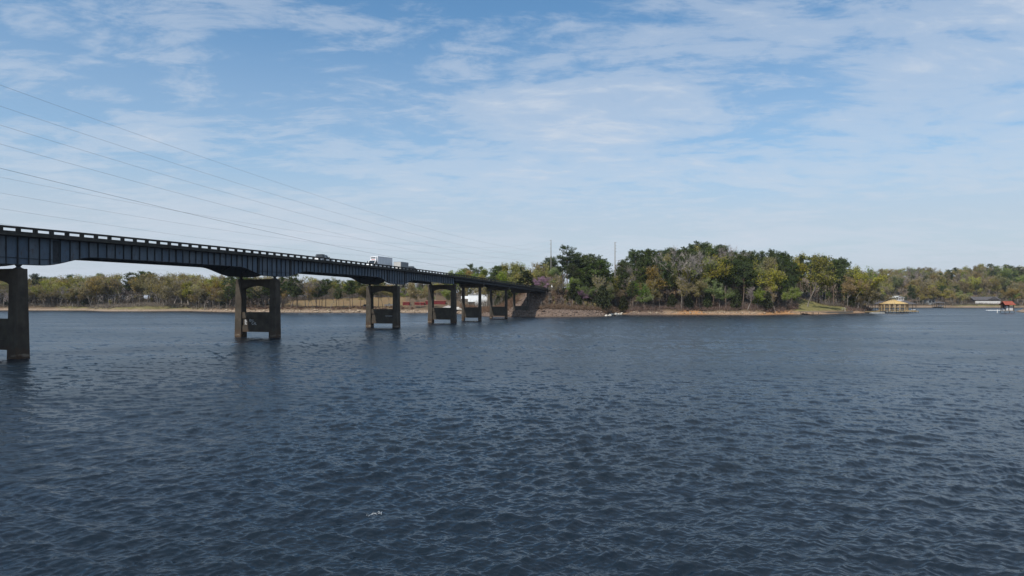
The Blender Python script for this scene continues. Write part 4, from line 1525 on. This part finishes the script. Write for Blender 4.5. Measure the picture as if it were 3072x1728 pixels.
MB().box(0.551, 0.565, -0.6, 0.6, 2.98, 3.12).build('lettering_band', M['red_print'], rfo)
cabm = MB()
ext(cabm, [(0.15, 0.6), (0.15, 2.7), (1.1, 2.75), (1.75, 1.75), (3.2, 1.5), (3.35, 1.2), (3.35, 0.55), (0.5, 0.5)], -1.1, 1.1)
cabm.build('cab', M['car_white'], tr)
MB().hexa([(1.14, -0.95, 2.67), (1.16, -0.95, 2.70), (1.16, 0.95, 2.70), (1.14, 0.95, 2.67), (1.70, -1.0, 1.86), (1.74, -1.0, 1.86), (1.74, 1.0, 1.86), (1.70, 1.0, 1.86)]).build('windscreen', M['glass'], tr)
for s in (-1, 1):
    cab_glass(tr, s * 1.1, [(0.35, 1.75), (1.5, 1.75), (1.05, 2.55), (0.35, 2.55)])
    MB().box(1.35, 1.5, s * 1.38 - 0.12, s * 1.38 + 0.12, 1.8, 2.55).build('mirror', M['black_trim'], tr)
    MB().box(3.3, 3.38, s * 0.82 - 0.18, s * 0.82 + 0.18, 0.95, 1.2).build('headlight', M['lamp_clear'], tr)
    wheel(tr, 2.35, s * 1.0, 0.5, 0.3)
    wheel(tr, -6.9, s * 1.0, 0.5, 0.5)
MB().box(3.352, 3.37, -0.6, 0.6, 0.75, 1.35).build('grille', M['chrome'], tr)
MB().box(3.3, 3.5, -1.15, 1.15, 0.45, 0.68).build('bumper', M['chrome'], tr)
MB().box(-9.1, 2.9, -0.45, 0.45, 0.7, 1.04).build('chassis', M['black_trim'], tr)
tag(tr, 'white refrigerated box truck driving towards the camera on the bridge', 'truck')

s_t = bridge_s(1186, 1.9)
tl = empty('box_trailer', on_deck(s_t + 2.6, 2.2), RZ)
OFF[tl.name] = None
tb = ext(MB(), [(-2.6, 0.55), (-2.6, 2.75), (2.6, 2.75), (2.6, 0.55)], -1.2, 1.2).build('cargo_box', M['box_grey'], tl)
MB().box(-2.63, -2.602, -1.1, 1.1, 0.65, 2.65).build('rear_door', M['door_grey'], tb)
MB().tube([(2.6, 0, 0.5), (3.9, 0, 0.55)], 0.07, 6).build('drawbar', M['black_trim'], tl)
for s in (-1, 1):
    wheel(tl, -0.45, s * 1.1, 0.36, 0.2)
    wheel(tl, 0.45, s * 1.1, 0.36, 0.2)
tag(tl, 'boxy pale grey trailer towed behind the dark pickup', 'trailer')
pickup(on_deck(s_t + 9.6, 2.2), RZ, 'car_dark', 'dark pickup towing the grey trailer across the bridge', False)


def car(loc, rz, body, label):
    root = empty('car', loc, rz)
    OFF[root.name] = None
    ext(MB(), [(-2.25, 0.35), (-2.3, 0.85), (-1.6, 0.98), (1.1, 0.95), (2.15, 0.8), (2.25, 0.5), (2.1, 0.3), (-2.0, 0.3)], -0.9, 0.9).build('body', M[body], root)
    MB().hexa([(-1.7, -0.86, 0.97), (1.05, -0.86, 0.95), (1.05, 0.86, 0.95), (-1.7, 0.86, 0.97), (-1.15, -0.66, 1.5), (0.3, -0.66, 1.5), (0.3, 0.66, 1.5), (-1.15, 0.66, 1.5)]).build('cabin', M['glass'], root)
    MB().box(-1.1, 0.25, -0.66, 0.66, 1.5, 1.54).build('roof', M[body], root)
    for s in (-1, 1):
        wheel(root, 1.4, s * 0.82, 0.33, 0.2)
        wheel(root, -1.35, s * 0.82, 0.33, 0.2)
        MB().box(2.15, 2.24, s * 0.6 - 0.15, s * 0.6 + 0.15, 0.58, 0.75).build('headlight', M['lamp_clear'], root)
    tag(root, label, 'car')
    return root


s_c = 417.0
car(BP(s_c, -1.8, road_z(s_c) + 0.02), RZ + math.pi, 'car_white', 'white car on the road just past the end of the bridge')
xx, yy = ptx(267, 574), 574.0
pickup((xx, yy, gz(xx, yy) + 0.02), 0.2, 'car_dark', 'dark pickup parked under bare trees on the far left bank', False, 'parked_pickup')
xx, yy = ptx(1098, 474), 474.0
car((xx, yy, gz(xx, yy) + 0.02), 0.1, 'car_dark', 'black car parked beside the tan field left of the third pier')
# road sign at the bridge end
sx, sy = BP(398, 6.4, 0)[:2]
sg = empty('road_sign', (sx, sy, gz(sx, sy)))
MB().tube([(sx, sy, gz(sx, sy) - 0.3), (sx, sy, 16.6)], 0.06, 6).build('post', M['chrome'], sg)
MB().box(sx - 0.35, sx + 0.35, sy - 0.08, sy - 0.062, 15.4, 16.6).build('panel', M['paint_w'], sg)
tag(sg, 'small pale road sign on a post at the far end of the bridge', 'road sign')

# ------------------------------------------------------------------ buildings and yard beyond the bridge
M['metal_w'] = simple('white_metal_siding', (0.84, 0.86, 0.87), 0.5, 0.06, 0.4)
M['red_shed'] = simple('red_sheet_metal', (0.17, 0.022, 0.025), 0.6, 0.3, 0.7)
M['red_roof'] = simple('rust_red_roof', (0.27, 0.07, 0.045), 0.7, 0.2, 0.8)
M['shingle'] = simple('grey_shingles', (0.085, 0.08, 0.085), 0.9, 0.3, 2.0)
M['gravel'] = simple('gravel', (0.32, 0.29, 0.28), 0.95, 0.3, 3.0)
M['slab'] = simple('pale_concrete_slab', (0.50, 0.48, 0.44), 0.9, 0.15, 0.7)
M['siding'] = simple('grey_siding', (0.24, 0.25, 0.26), 0.8, 0.15, 1.0)
M['white_wall'] = simple('whitewashed_wall', (0.60, 0.58, 0.57), 0.85, 0.15, 0.8)
M['brown_wall'] = simple('dark_brown_wall', (0.06, 0.045, 0.035), 0.85, 0.2, 1.0)
M['lumber'] = simple('fresh_lumber', (0.50, 0.36, 0.17), 0.8, 0.25, 1.6)
M['lumber2'] = simple('yellow_sheathing', (0.56, 0.39, 0.16), 0.8, 0.25, 0.9)
M['old_wood'] = simple('weathered_deck_wood', (0.26, 0.21, 0.16), 0.9, 0.3, 1.5)
M['dark_wood'] = simple('dark_piling', (0.06, 0.05, 0.042), 0.9, 0.3, 1.5)
M['hull'] = simple('white_hull', (0.72, 0.73, 0.74), 0.35, 0.08, 1.0)


def windows(root, xs_, y, z0, z1, w, mat='glass'):
    for x in xs_:
        MB().box(x - w / 2, x + w / 2, y - 0.05, y, z0, z1).build('window', M[mat], root)


def gable_house(name, x0, x1, y0, y1, z0, ze, zr, wall, roof, label, along='x', over=0.5, cat='house'):
    """walls and a pitched roof; the ridge runs along x or y"""
    root = empty(name, ((x0 + x1) / 2, (y0 + y1) / 2, z0))
    wm, r = MB(), MB()
    if along == 'x':
        ym = (y0 + y1) / 2
        wm.prism([(y0, z0), (y1, z0), (y1, ze), (ym, zr - 0.12), (y0, ze)], lambda a, c, t: (t, a, c), x0, x1)
        sl_ = (zr - ze) / (ym - y0)
        for s, ya in ((-1, y0 - over), (1, y1 + over)):
            zb_ = ze - over * sl_
            r.hexa([(x0 - over, ya, zb_), (x1 + over, ya, zb_), (x1 + over, ym, zr), (x0 - over, ym, zr),
                    (x0 - over, ya, zb_ + 0.2), (x1 + over, ya, zb_ + 0.2), (x1 + over, ym, zr + 0.2), (x0 - over, ym, zr + 0.2)])
    else:
        xm = (x0 + x1) / 2
        wm.prism([(x0, z0), (x1, z0), (x1, ze), (xm, zr - 0.12), (x0, ze)], lambda a, c, t: (a, t, c), y0, y1)
        sl_ = (zr - ze) / (xm - x0)
        for xa in (x0 - over, x1 + over):
            zb_ = ze - over * sl_
            r.hexa([(xa, y0 - over, zb_), (xa, y1 + over, zb_), (xm, y1 + over, zr), (xm, y0 - over, zr),
                    (xa, y0 - over, zb_ + 0.2), (xa, y1 + over, zb_ + 0.2), (xm, y1 + over, zr + 0.2), (xm, y0 - over, zr + 0.2)])
    wm.build('wall', M[wall], root)
    r.build('roof', M[roof], root)
    tag(root, label, cat)
    return root


def at(px, Y):
    return ptx(px, Y)


# white metal works building with an open bay, half hidden behind the fifth pier
Y0 = 452.0
xa, xb = at(1383, Y0), at(1462, Y0)
zg = 4.1
wb = empty('metal_building', ((xa + xb) / 2, Y0, zg))
xm1, xm2 = at(1404, Y0), at(1425, Y0)
MB().box(xm1, xb, Y0, Y0 + 10, 7.2, 12.0).build('upper_wall', M['metal_w'], wb)
MB().box(xm2, xb, Y0 + 0.01, Y0 + 10, zg - 0.5, 7.196).build('lower_wall', M['metal_w'], wb)
MB().box(xa, xm1 - 0.02, Y0 + 1, Y0 + 9, 9.2, 11.0).build('canopy', M['metal_w'], wb)
MB().box(xm1, xb + 0.3, Y0 - 0.4, Y0 + 10.4, 12.004, 12.2).build('roof', M['slab'], wb)
MB().box(xm1 + 0.1, xm2 - 0.02, Y0 + 8, Y0 + 9.9, zg - 0.4, 7.19).build('bay_back_wall', M['brown_wall'], wb)
for px in (1386, 1404.5):
    MB().box(at(px, Y0), at(px, Y0) + 0.3, Y0 + 1, Y0 + 1.3, zg - 0.5, 9.19).build('canopy_post', M['pole'], wb)
tag(wb, 'bright white metal building with an open bay behind the fifth pier', 'building')
# white silo-like house behind it on the slope
Y1_ = 472.0
gable_house('gabled_house', at(1411, Y1_), at(1447, Y1_), Y1_, Y1_ + 9, 5, pz(884, Y1_), pz(866, Y1_), 'white_wall', 'white_wall', 'white gabled house rising behind the metal building', 'y')
# red sheds
def red_shed(p0, p1, Y, z0, z1, label):
    x0, x1 = at(p0, Y), at(p1, Y)
    root = empty('red_shed', ((x0 + x1) / 2, Y, z0))
    wmb = MB().box(x0, x1, Y, Y + 5, z0 - 0.8, z1).build('wall', M['red_shed'], root)
    n = max(4, int((x1 - x0) / 0.6))
    for i in range(n):
        x = x0 + (i + 0.5) * (x1 - x0) / n
        MB().box(x - 0.08, x + 0.08, Y - 0.06, Y - 0.002, z0 - 0.8, z1 - 0.05).build('corrugation', M['red_shed'], wmb)
    MB().hexa([(x0 - 0.2, Y - 0.3, z1 + 0.004), (x1 + 0.2, Y - 0.3, z1 + 0.004), (x1 + 0.2, Y + 5.3, z1 + 0.25), (x0 - 0.2, Y + 5.3, z1 + 0.25),
               (x0 - 0.2, Y - 0.3, z1 + 0.12), (x1 + 0.2, Y - 0.3, z1 + 0.12), (x1 + 0.2, Y + 5.3, z1 + 0.37), (x0 - 0.2, Y + 5.3, z1 + 0.37)]).build('roof', M['red_roof'], root)
    tag(root, label, 'shed', 'red sheds by the yard')


red_shed(1208, 1228, 482, 4.2, 6.8, 'small red shed just right of the third pier')
red_shed(1243, 1272, 486, 4.2, 6.6, 'middle red shed between the third and fourth piers')
red_shed(1276, 1336, 490, 4.3, 7.6, 'long bright red shed behind the fourth pier')


def mound(name, px, Y, r, h, mat, label):
    x = at(px, Y)
    zb_ = gz(x, Y) - 0.3
    rr = random.Random(int(px))
    mb = MB()
    rings = []
    for k in range(7):
        t = k / 6
        rad = r * (1 - t) ** 0.85 + 0.05
        rings.append([(x + rad * math.cos(a) * rr.uniform(0.9, 1.1) * 1.3, Y + rad * math.sin(a) * rr.uniform(0.9, 1.1), zb_ + (h + 0.3) * t * rr.uniform(0.96, 1.04)) for a in (2 * math.pi * i / 20 for i in range(20))])
    mb.rings(rings)
    tag(mb.build(name, M[mat], None, True), label, 'gravel pile')


mound('gravel_pile', 1345, 440, 5.2, 2.6, 'gravel', 'grey gravel pile in front of the long red shed')
mound('gravel_pile', 1303, 446, 4.0, 1.7, 'gravel', 'low pale gravel pile left of the fourth pier')
ramp = MB()
x0, x1 = at(1335, 428), at(1400, 428)
ramp.hexa([(x0, 424, 2.2), (x1, 421, 2.6), (x1, 436, 3.6), (x0, 438, 3.3), (x0, 424, 2.75), (x1, 421, 3.3), (x1, 436, 4.2), (x0, 438, 3.9)])
tag(ramp.build('boat_ramp', M['slab']), 'pale concrete slab at the waterside behind the fourth pier', 'slab')
bt = empty('moored_boat', (at(1168, 470), 470, gz(at(1168, 470), 470) + 0.5))
OFF[bt.name] = None
MB().rings([[(-3.2, -0.6, 0.2), (-3.2, 0.6, 0.2), (-3.2, 1.0, 1.0), (-3.2, -1.0, 1.0)], [(1.0, -0.6, 0.2), (1.0, 0.6, 0.2), (1.0, 1.05, 1.05), (1.0, -1.05, 1.05)],
            [(3.2, -0.08, 0.7), (3.2, 0.08, 0.7), (3.2, 0.1, 1.25), (3.2, -0.1, 1.25)]]).build('hull', M['hull'], bt)
MB().box(-0.6, 0.5, -0.5, 0.5, 1.05, 1.7).build('console', M['box_grey'], bt)
for x in (-2, 1.2):
    MB().box(x - 0.15, x + 0.15, -0.7, 0.7, -0.5, 0.22).build('cradle', M['dark_wood'], bt)
bt.name = 'boat'
tag(bt, 'white boat laid up on the bank seen through the third pier', 'boat')

# ------------------------------------------------------------------ wooded point: house among trees, lawn, bulkhead, landing
Yh = 468.0
hs = gable_house('lake_house', at(2396, Yh), at(2482, Yh), Yh, Yh + 9, gz(at(2430, Yh), Yh) - 0.5, pz(889, Yh), pz(876, Yh), 'siding', 'shingle', 'grey house half hidden by trees above the lawn')
windows(hs, [at(p, Yh) for p in (2404, 2414, 2432, 2450, 2468)], Yh - 0.003, pz(901, Yh), pz(892, Yh), 1.5)
bw = MB()
bpx = [(2452, 402), (2480, 406), (2520, 419), (2560, 433)]
for (pa, ya), (pb, yb) in zip(bpx[:-1], bpx[1:]):
    A, B_ = (at(pa, ya), ya), (at(pb, yb), yb)
    bw.hexa([(A[0], A[1], -0.5), (B_[0], B_[1], -0.5), (B_[0], B_[1] + 0.6, -0.5), (A[0], A[1] + 0.6, -0.5),
             (A[0], A[1], 1.5), (B_[0], B_[1], 1.5), (B_[0], B_[1] + 0.6, 1.5), (A[0], A[1] + 0.6, 1.5)])
tag(bw.build('retaining_wall', M['old_wood']), 'low timber retaining wall along the shore below the lawn', 'wall')


def pier_deck(name, x0, x1, y0, y1, z, label, cat, wood='old_wood', pile='dark_wood', step=3.0, plank=None):
    root = empty(name, ((x0 + x1) / 2, (y0 + y1) / 2, 0))
    fr = MB().box(x0, x1, y0, y1, z - 0.35, z - 0.06).build('frame', M[wood], root)
    n = max(3, int((x1 - x0) / (plank or 0.9)))
    for i in range(n):
        a = x0 + (x1 - x0) * i / n
        MB().box(a + 0.015, a + (x1 - x0) / n - 0.015, y0 - 0.05, y1 + 0.05, z - 0.056, z).build('plank', M[wood], fr)
    k = max(2, int((x1 - x0) / step) + 1)
    for i in range(k):
        for y in (y0 + 0.15, y1 - 0.15):
            x = x0 + 0.2 + (x1 - x0 - 0.4) * i / (k - 1)
            MB().tube([(x, y, -2.5), (x, y, z - 0.352)], 0.14, 7).build('piling', M[pile], root)
    tag(root, label, cat)
    return root


pier_deck('wooden_landing', at(2412, 388), at(2452, 388), 386, 393, 1.9, 'small weathered wooden landing on posts below the lawn', 'dock')
sw = MB()
xs_ = at(2532, 430)
zl = gz(xs_, 430)
for dx in (-0.9, 0.9):
    sw.tube([(xs_ + dx - 0.35, 430, zl - 0.1), (xs_ + dx, 430.3, zl + 2.1), (xs_ + dx + 0.35, 430.8, zl - 0.1)], 0.07, 5)
sw.tube([(xs_ - 1.0, 430.3, zl + 2.1), (xs_ + 1.0, 430.3, zl + 2.1)], 0.07, 5)
tag(sw.build('swing_frame', M['paint_w']), 'white swing frame at the foot of the lawn', 'swing')

# ------------------------------------------------------------------ timber boathouse under construction
Yb = 450.0
bx0, bx1 = at(2641, Yb + 8.2), at(2719, Yb + 8.2)
bxc, byc = (bx0 + bx1) / 2, Yb + 8.2
RB = (bx1 - bx0) / 2
pier_deck('boathouse_dock', bx0 - 0.8, bx1 + 3.5, Yb, Yb + 16.4, 1.35, 'broad timber dock on dark piles under the unfinished boathouse', 'dock', 'lumber', 'dark_wood', 2.4, 1.3)
bh = empty('boathouse', (bxc, byc, 1.36))
ze_, za_ = pz(911.5, Yb), pz(900, Yb)
corners = []
for k in range(8):
    a = math.pi / 8 + k * math.pi / 4
    corners.append((bxc + RB * 1.02 * math.cos(a), byc + RB * 1.02 * math.sin(a)))
for k in range(8):
    (ax, ay), (cx_, cy_) = corners[k], corners[(k + 1) % 8]
    tx = [(bxc + (p - bxc) * 0.05, byc + (q - byc) * 0.05) for p, q in ((ax, ay), (cx_, cy_))]
    rp = MB().hexa([(ax, ay, ze_), (cx_, cy_, ze_), (*tx[1], za_), (*tx[0], za_), (ax, ay, ze_ + 0.1), (cx_, cy_, ze_ + 0.1), (*tx[1], za_ + 0.1), (*tx[0], za_ + 0.1)]).build('roof_panel', M['lumber2' if k % 2 else 'lumber'], bh)
    for j in (0.0, 0.25, 0.5, 0.75):
        p0 = Vector((ax + (cx_ - ax) * j, ay + (cy_ - ay) * j, ze_ + 0.16))
        p1 = Vector((tx[0][0] + (tx[1][0] - tx[0][0]) * j, tx[0][1] + (tx[1][1] - tx[0][1]) * j, za_ + 0.16))
        MB().tube([p0, p1], 0.1, 4).build('rafter', M['old_wood' if j == 0 else 'lumber'], rp)
    for j in (0.0, 0.5):
        x, y = ax + (cx_ - ax) * j, ay + (cy_ - ay) * j
        x, y = bxc + (x - bxc) * 0.95, byc + (y - byc) * 0.95
        pst = MB().box(x - 0.13, x + 0.13, y - 0.13, y + 0.13, 1.36, ze_ - 0.02).build('post', M['lumber'], bh)
        for s in (-1, 1):
            ex, ey = (cx_ - ax), (cy_ - ay)
            L = math.hypot(ex, ey)
            MB().tube([(x, y, ze_ - 1.4), (x + s * ex / L * 1.1, y + s * ey / L * 1.1, ze_ - 0.25)], 0.07, 4).build('brace', M['lumber'], pst)
    MB().tube([(bxc + (p - bxc) * 0.95, byc + (q - byc) * 0.95, 3.7) for p, q in ((ax, ay), (cx_, cy_))], 0.09, 4).build('rail', M['lumber'], bh)
    MB().tube([(bxc + (p - bxc) * 0.95, byc + (q - byc) * 0.95, 2.3) for p, q in ((ax, ay), (cx_, cy_))], 0.06, 4).build('rail', M['lumber'], bh)
tag(bh, 'unfinished timber boathouse with a yellow eight-sided roof over the dock', 'boathouse')


def hip_boathouse(x0, x1, y0, y1, ze, za, label):
    root = empty('boathouse', ((x0 + x1) / 2, (y0 + y1) / 2, 0))
    xm, ym = (x0 + x1) / 2, (y0 + y1) / 2
    r = MB()
    q = (x1 - x0) * 0.12
    r.add([(x0, y0, ze), (x1, y0, ze), (x1, y1, ze), (x0, y1, ze), (xm - q, ym, za), (xm + q, ym, za)], [(3, 2, 1, 0), (0, 1, 5, 4), (1, 2, 5), (2, 3, 4, 5), (3, 0, 4)])
    r.build('roof', M['shingle'], root)
    for x in np.linspace(x0 + 0.6, x1 - 0.6, 5):
        for y in (y0 + 0.6, y1 - 0.6):
            MB().box(x - 0.13, x + 0.13, y - 0.13, y + 0.13, -2.0, ze - 0.004).build('post', M['dark_wood'], root)
    MB().box(x0 + 0.4, x1 - 0.4, y0 + 0.4, y1 - 0.4, 1.0, 1.28).build('deck', M['old_wood'], root)
    tag(root, label, 'boathouse')


hip_boathouse(at(2688, 478), at(2737, 478), 472, 484, pz(912, 478), pz(901.5, 478), 'dark-roofed boathouse behind the right side of the timber boathouse')
hip_boathouse(at(2624, 482), at(2664, 482), 476, 487, pz(912, 482), pz(904, 482), 'dark-roofed boathouse behind the left side of the timber boathouse')
bwk = pier_deck('boardwalk', at(2590, 446), at(2639, 446), 446, 448, 1.1, 'pale boardwalk leading along the shore to the timber boathouse', 'dock', 'lumber', 'dark_wood', 2.5)
fl = MB().box(at(2612, 441), at(2652, 441), 440, 442.5, -0.15, 0.45)
tag(fl.build('floating_dock', M['slab']), 'low pale floating dock in front of the boardwalk', 'dock')
js = empty('jet_ski', (at(2742, 500), 500, 1.2))
OFF[js.name] = None
MB().rings([[(-1.6, -0.5, 0), (-1.6, 0.5, 0), (-1.6, 0.6, 0.5), (-1.6, -0.6, 0.5)], [(0.6, -0.5, 0), (0.6, 0.5, 0), (0.6, 0.62, 0.6), (0.6, -0.62, 0.6)], [(1.8, -0.05, 0.5), (1.8, 0.05, 0.5), (1.8, 0.08, 0.75), (1.8, -0.08, 0.75)]]).build('hull', M['hull'], js)
MB().box(-1.2, 0.3, -0.22, 0.22, 0.52, 0.95).build('seat', M['black_trim'], js)
MB().tube([(0.35, -0.4, 1.15), (0.35, 0.4, 1.15)], 0.05, 5).build('handlebar', M['black_trim'], js)
MB().box(-1.4, 1.0, -0.7, 0.7, -3.0, -0.003).build('lift', M['dark_wood'], js)
tag(js, 'white jet ski on a lift at the right end of the boathouse', 'jet ski')

# ------------------------------------------------------------------ red-roofed boathouse on the right
Yr = 450.0
DR = 4.6
rx0, rx1 = at(3001, Yr + DR), at(3043, Yr)
pier_deck('boathouse_dock', rx0 - 0.3, rx1 + 0.3, Yr, Yr + DR, 1.55, 'wooden dock on dark piles under the red-roofed boathouse', 'dock', 'old_wood', 'dark_wood', 2.2, 1.2)
rb = empty('red_roofed_boathouse', ((rx0 + rx1) / 2, Yr + DR / 2, 1.56))
ze_, za_ = pz(915, Yr), pz(904.5, Yr)
r = MB()
o_ = 0.7
for ya in (Yr - o_, Yr + DR + o_):
    r.hexa([(rx0 - o_, ya, ze_), (rx1 + o_, ya, ze_), (rx1 + o_ - 0.5, Yr + DR / 2, za_), (rx0 - o_ + 0.5, Yr + DR / 2, za_), (rx0 - o_, ya, ze_ + 0.16), (rx1 + o_, ya, ze_ + 0.16), (rx1 + o_ - 0.5, Yr + DR / 2, za_ + 0.16), (rx0 - o_ + 0.5, Yr + DR / 2, za_ + 0.16)])
rro = r.build('roof', M['red_roof'], rb)
for i in range(14):
    x = rx0 - o_ + 0.35 + i * (rx1 - rx0 + 2 * o_ - 0.7) / 13
    MB().tube([(x, Yr - o_, ze_ + 0.18), (x, Yr + DR / 2, za_ + 0.18)], 0.045, 4).build('roof_seam', M['red_roof'], rro)
for x in (rx0 + 0.25, (rx0 + rx1) / 2 - 0.4, rx1 - 0.25):
    for y in (Yr + 0.3, Yr + DR - 0.3):
        MB().box(x - 0.17, x + 0.17, y - 0.17, y + 0.17, 1.56, ze_ - 0.02).build('post', M['dark_wood'], rb)
MB().box(at(3022, Yr), at(3041, Yr), Yr + 0.55, Yr + 2.4, 1.57, ze_ - 0.7).build('storage_wall', M['white_wall'], rb)
MB().box(rx0 + 0.4, rx1 - 0.4, Yr + DR - 0.5, Yr + DR - 0.4, 3.0, ze_ - 0.03).build('back_panel', M['brown_wall'], rb)
tag(rb, 'boathouse with a bright rust-red roof near the right edge', 'boathouse')
b2 = empty('jet_ski', ((rx0 + rx1) / 2 - 1.2, Yr + 1.6, 1.6))
OFF[b2.name] = None
for ch in js.children:
    if ch.name.startswith('lift'):
        continue
    c = ch.copy()
    COL.objects.link(c)
    c.parent = b2
tag(b2, 'white jet ski parked under the red roof', 'jet ski')
fd = MB().box(at(2961, 560), at(3004, 560), 559, 561.5, -0.2, 0.5)
tag(fd.build('floating_dock', M['hull']), 'white floating dock left of the red-roofed boathouse', 'dock')
wp = MB().tube([(at(2992, 455), 455, -2), (at(2992, 455), 455, 2.2)], 0.2, 8)
tag(wp.build('mooring_post', M['paint_w']), 'white mooring post standing in the water left of the red boathouse', 'post')

# ------------------------------------------------------------------ houses on the far right shore
Yq = 822.0
rh = gable_house('ranch_house', at(2922, Yq), at(2999, Yq), Yq, Yq + 12, pz(911, Yq), pz(899, Yq), pz(890.5, Yq), 'brown_wall', 'shingle', 'long low ranch house with a dark roof and white lower wall on far shore', 'x', 0.9)
MB().box(at(2925, Yq), at(2999, Yq), Yq - 1.2, Yq - 0.01, pz(911, Yq), pz(903, Yq)).build('lower_wall', M['white_wall'], rh)
windows(rh, [at(p, Yq) for p in (2940, 2952, 2966, 2978, 2988)], Yq - 0.003, pz(902.5, Yq), pz(900, Yq), 2.0)
gx0, gx1 = at(2962, Yq), at(2996, Yq)
MB().prism([(gx0, pz(899, Yq)), (gx1, pz(899, Yq)), ((gx0 + gx1) / 2, pz(889.5, Yq))], lambda a, c, t: (a, t, c), Yq - 1.6, Yq + 6).build('gable', M['shingle'], rh)
Yw = 828.0
wh = gable_house('white_gabled_house', at(2684, Yw), at(2712, Yw), Yw, Yw + 10, pz(908, Yw), pz(893, Yw), pz(888, Yw), 'white_wall', 'metal_w', 'white-gabled house with tall windows rising behind the timber boathouse', 'y', 0.8)
windows(wh, [at(p, Yw) for p in (2688, 2693, 2698, 2703, 2708)], Yw - 0.003, pz(899, Yw), pz(894, Yw), 1.3)
MB().box(at(2671, Yw), at(2684, Yw) - 0.01, Yw + 1, Yw + 9, pz(908, Yw), pz(894, Yw)).build('side_wing', M['brown_wall'], wh)
MB().box(at(2670, Yw), at(2684, Yw) - 0.9, Yw + 0.4, Yw + 9.6, pz(893.9, Yw), pz(892.4, Yw)).build('side_roof', M['metal_w'], wh)
Yz = 812.0
fh = empty('flat_roofed_house', (at(2796, Yz), Yz, pz(912, Yz)))
MB().box(at(2785, Yz), at(2806, Yz), Yz, Yz + 9, pz(914, Yz), pz(900, Yz)).build('wall', M['siding'], fh)
MB().box(at(2784, Yz), at(2807, Yz), Yz - 0.5, Yz + 9.5, pz(899.9, Yz), pz(898.6, Yz)).build('roof', M['shingle'], fh)
windows(fh, [at(2790.5, Yz), at(2800, Yz)], Yz - 0.003, pz(908, Yz), pz(902, Yz), 2.8)
tag(fh, 'small grey flat-roofed house with dark windows on the far shore', 'house')
Ys = 784.0
hip_boathouse(at(2802, Ys), at(2831, Ys), Ys - 5, Ys + 5, pz(908.5, Ys), pz(904.5, Ys), 'small dark-roofed boathouse on the far shore, framing a white boat')
lb = empty('lift_boat', (at(2820, Ys), Ys - 2, 1.6))
OFF[lb.name] = None
for ch in bt.children:
    if ch.name.startswith('cradle'):
        continue
    c = ch.copy()
    COL.objects.link(c)
    c.parent = lb
lb.name = 'boat'
tag(lb, 'white boat hanging under the small far boathouse', 'boat')

# ------------------------------------------------------------------ whitecap
fm = Mat('foam')
M['foam'] = fm.done((0.75, 0.77, 0.78), 0.8, 0.2)
rr = random.Random(3)
fo = MB()
for q, (fx, fy) in enumerate(((0, 0), (0.11, 0.09), (-0.12, -0.05), (0.17, 0.05), (-0.05, 0.12), (-0.2, -0.13))):
    for _ in range(13 if q < 3 else 4):
        x = -5.07 + fx + rr.gauss(0, 0.05)
        y = 25.8 + fy + rr.gauss(0, 0.035)
        r_ = rr.uniform(0.003, 0.012)
        fo.lathe((x, y, 0.07 + rr.uniform(-0.04, 0.05)), [(r_ * 0.2, -r_), (r_, -0.2 * r_), (r_, 0.3 * r_), (r_ * 0.2, r_)], 6)
tag(fo.build('foam', M['foam']), 'small white splash of foam on a wave crest', 'foam', kind='stuff')


# ------------------------------------------------------------------ thin spring haze
hm = bpy.data.materials.new('haze')
hm.use_nodes = True
ht = hm.node_tree
ht.nodes.remove(ht.nodes['Principled BSDF'])
pv = ht.nodes.new('ShaderNodeVolumePrincipled')
pv.inputs['Color'].default_value = (0.80, 0.88, 1.0, 1)
pv.inputs['Density'].default_value = 0.00005
pv.inputs['Anisotropy'].default_value = 0.2
ht.links.new(pv.outputs[0], ht.nodes['Material Output'].inputs['Volume'])
hb = MB().box(-9500, 9500, -9500, 9500, -6, 120)
tag(hb.build('haze', hm), 'thin pale spring haze over the whole lake', 'haze', kind='stuff')
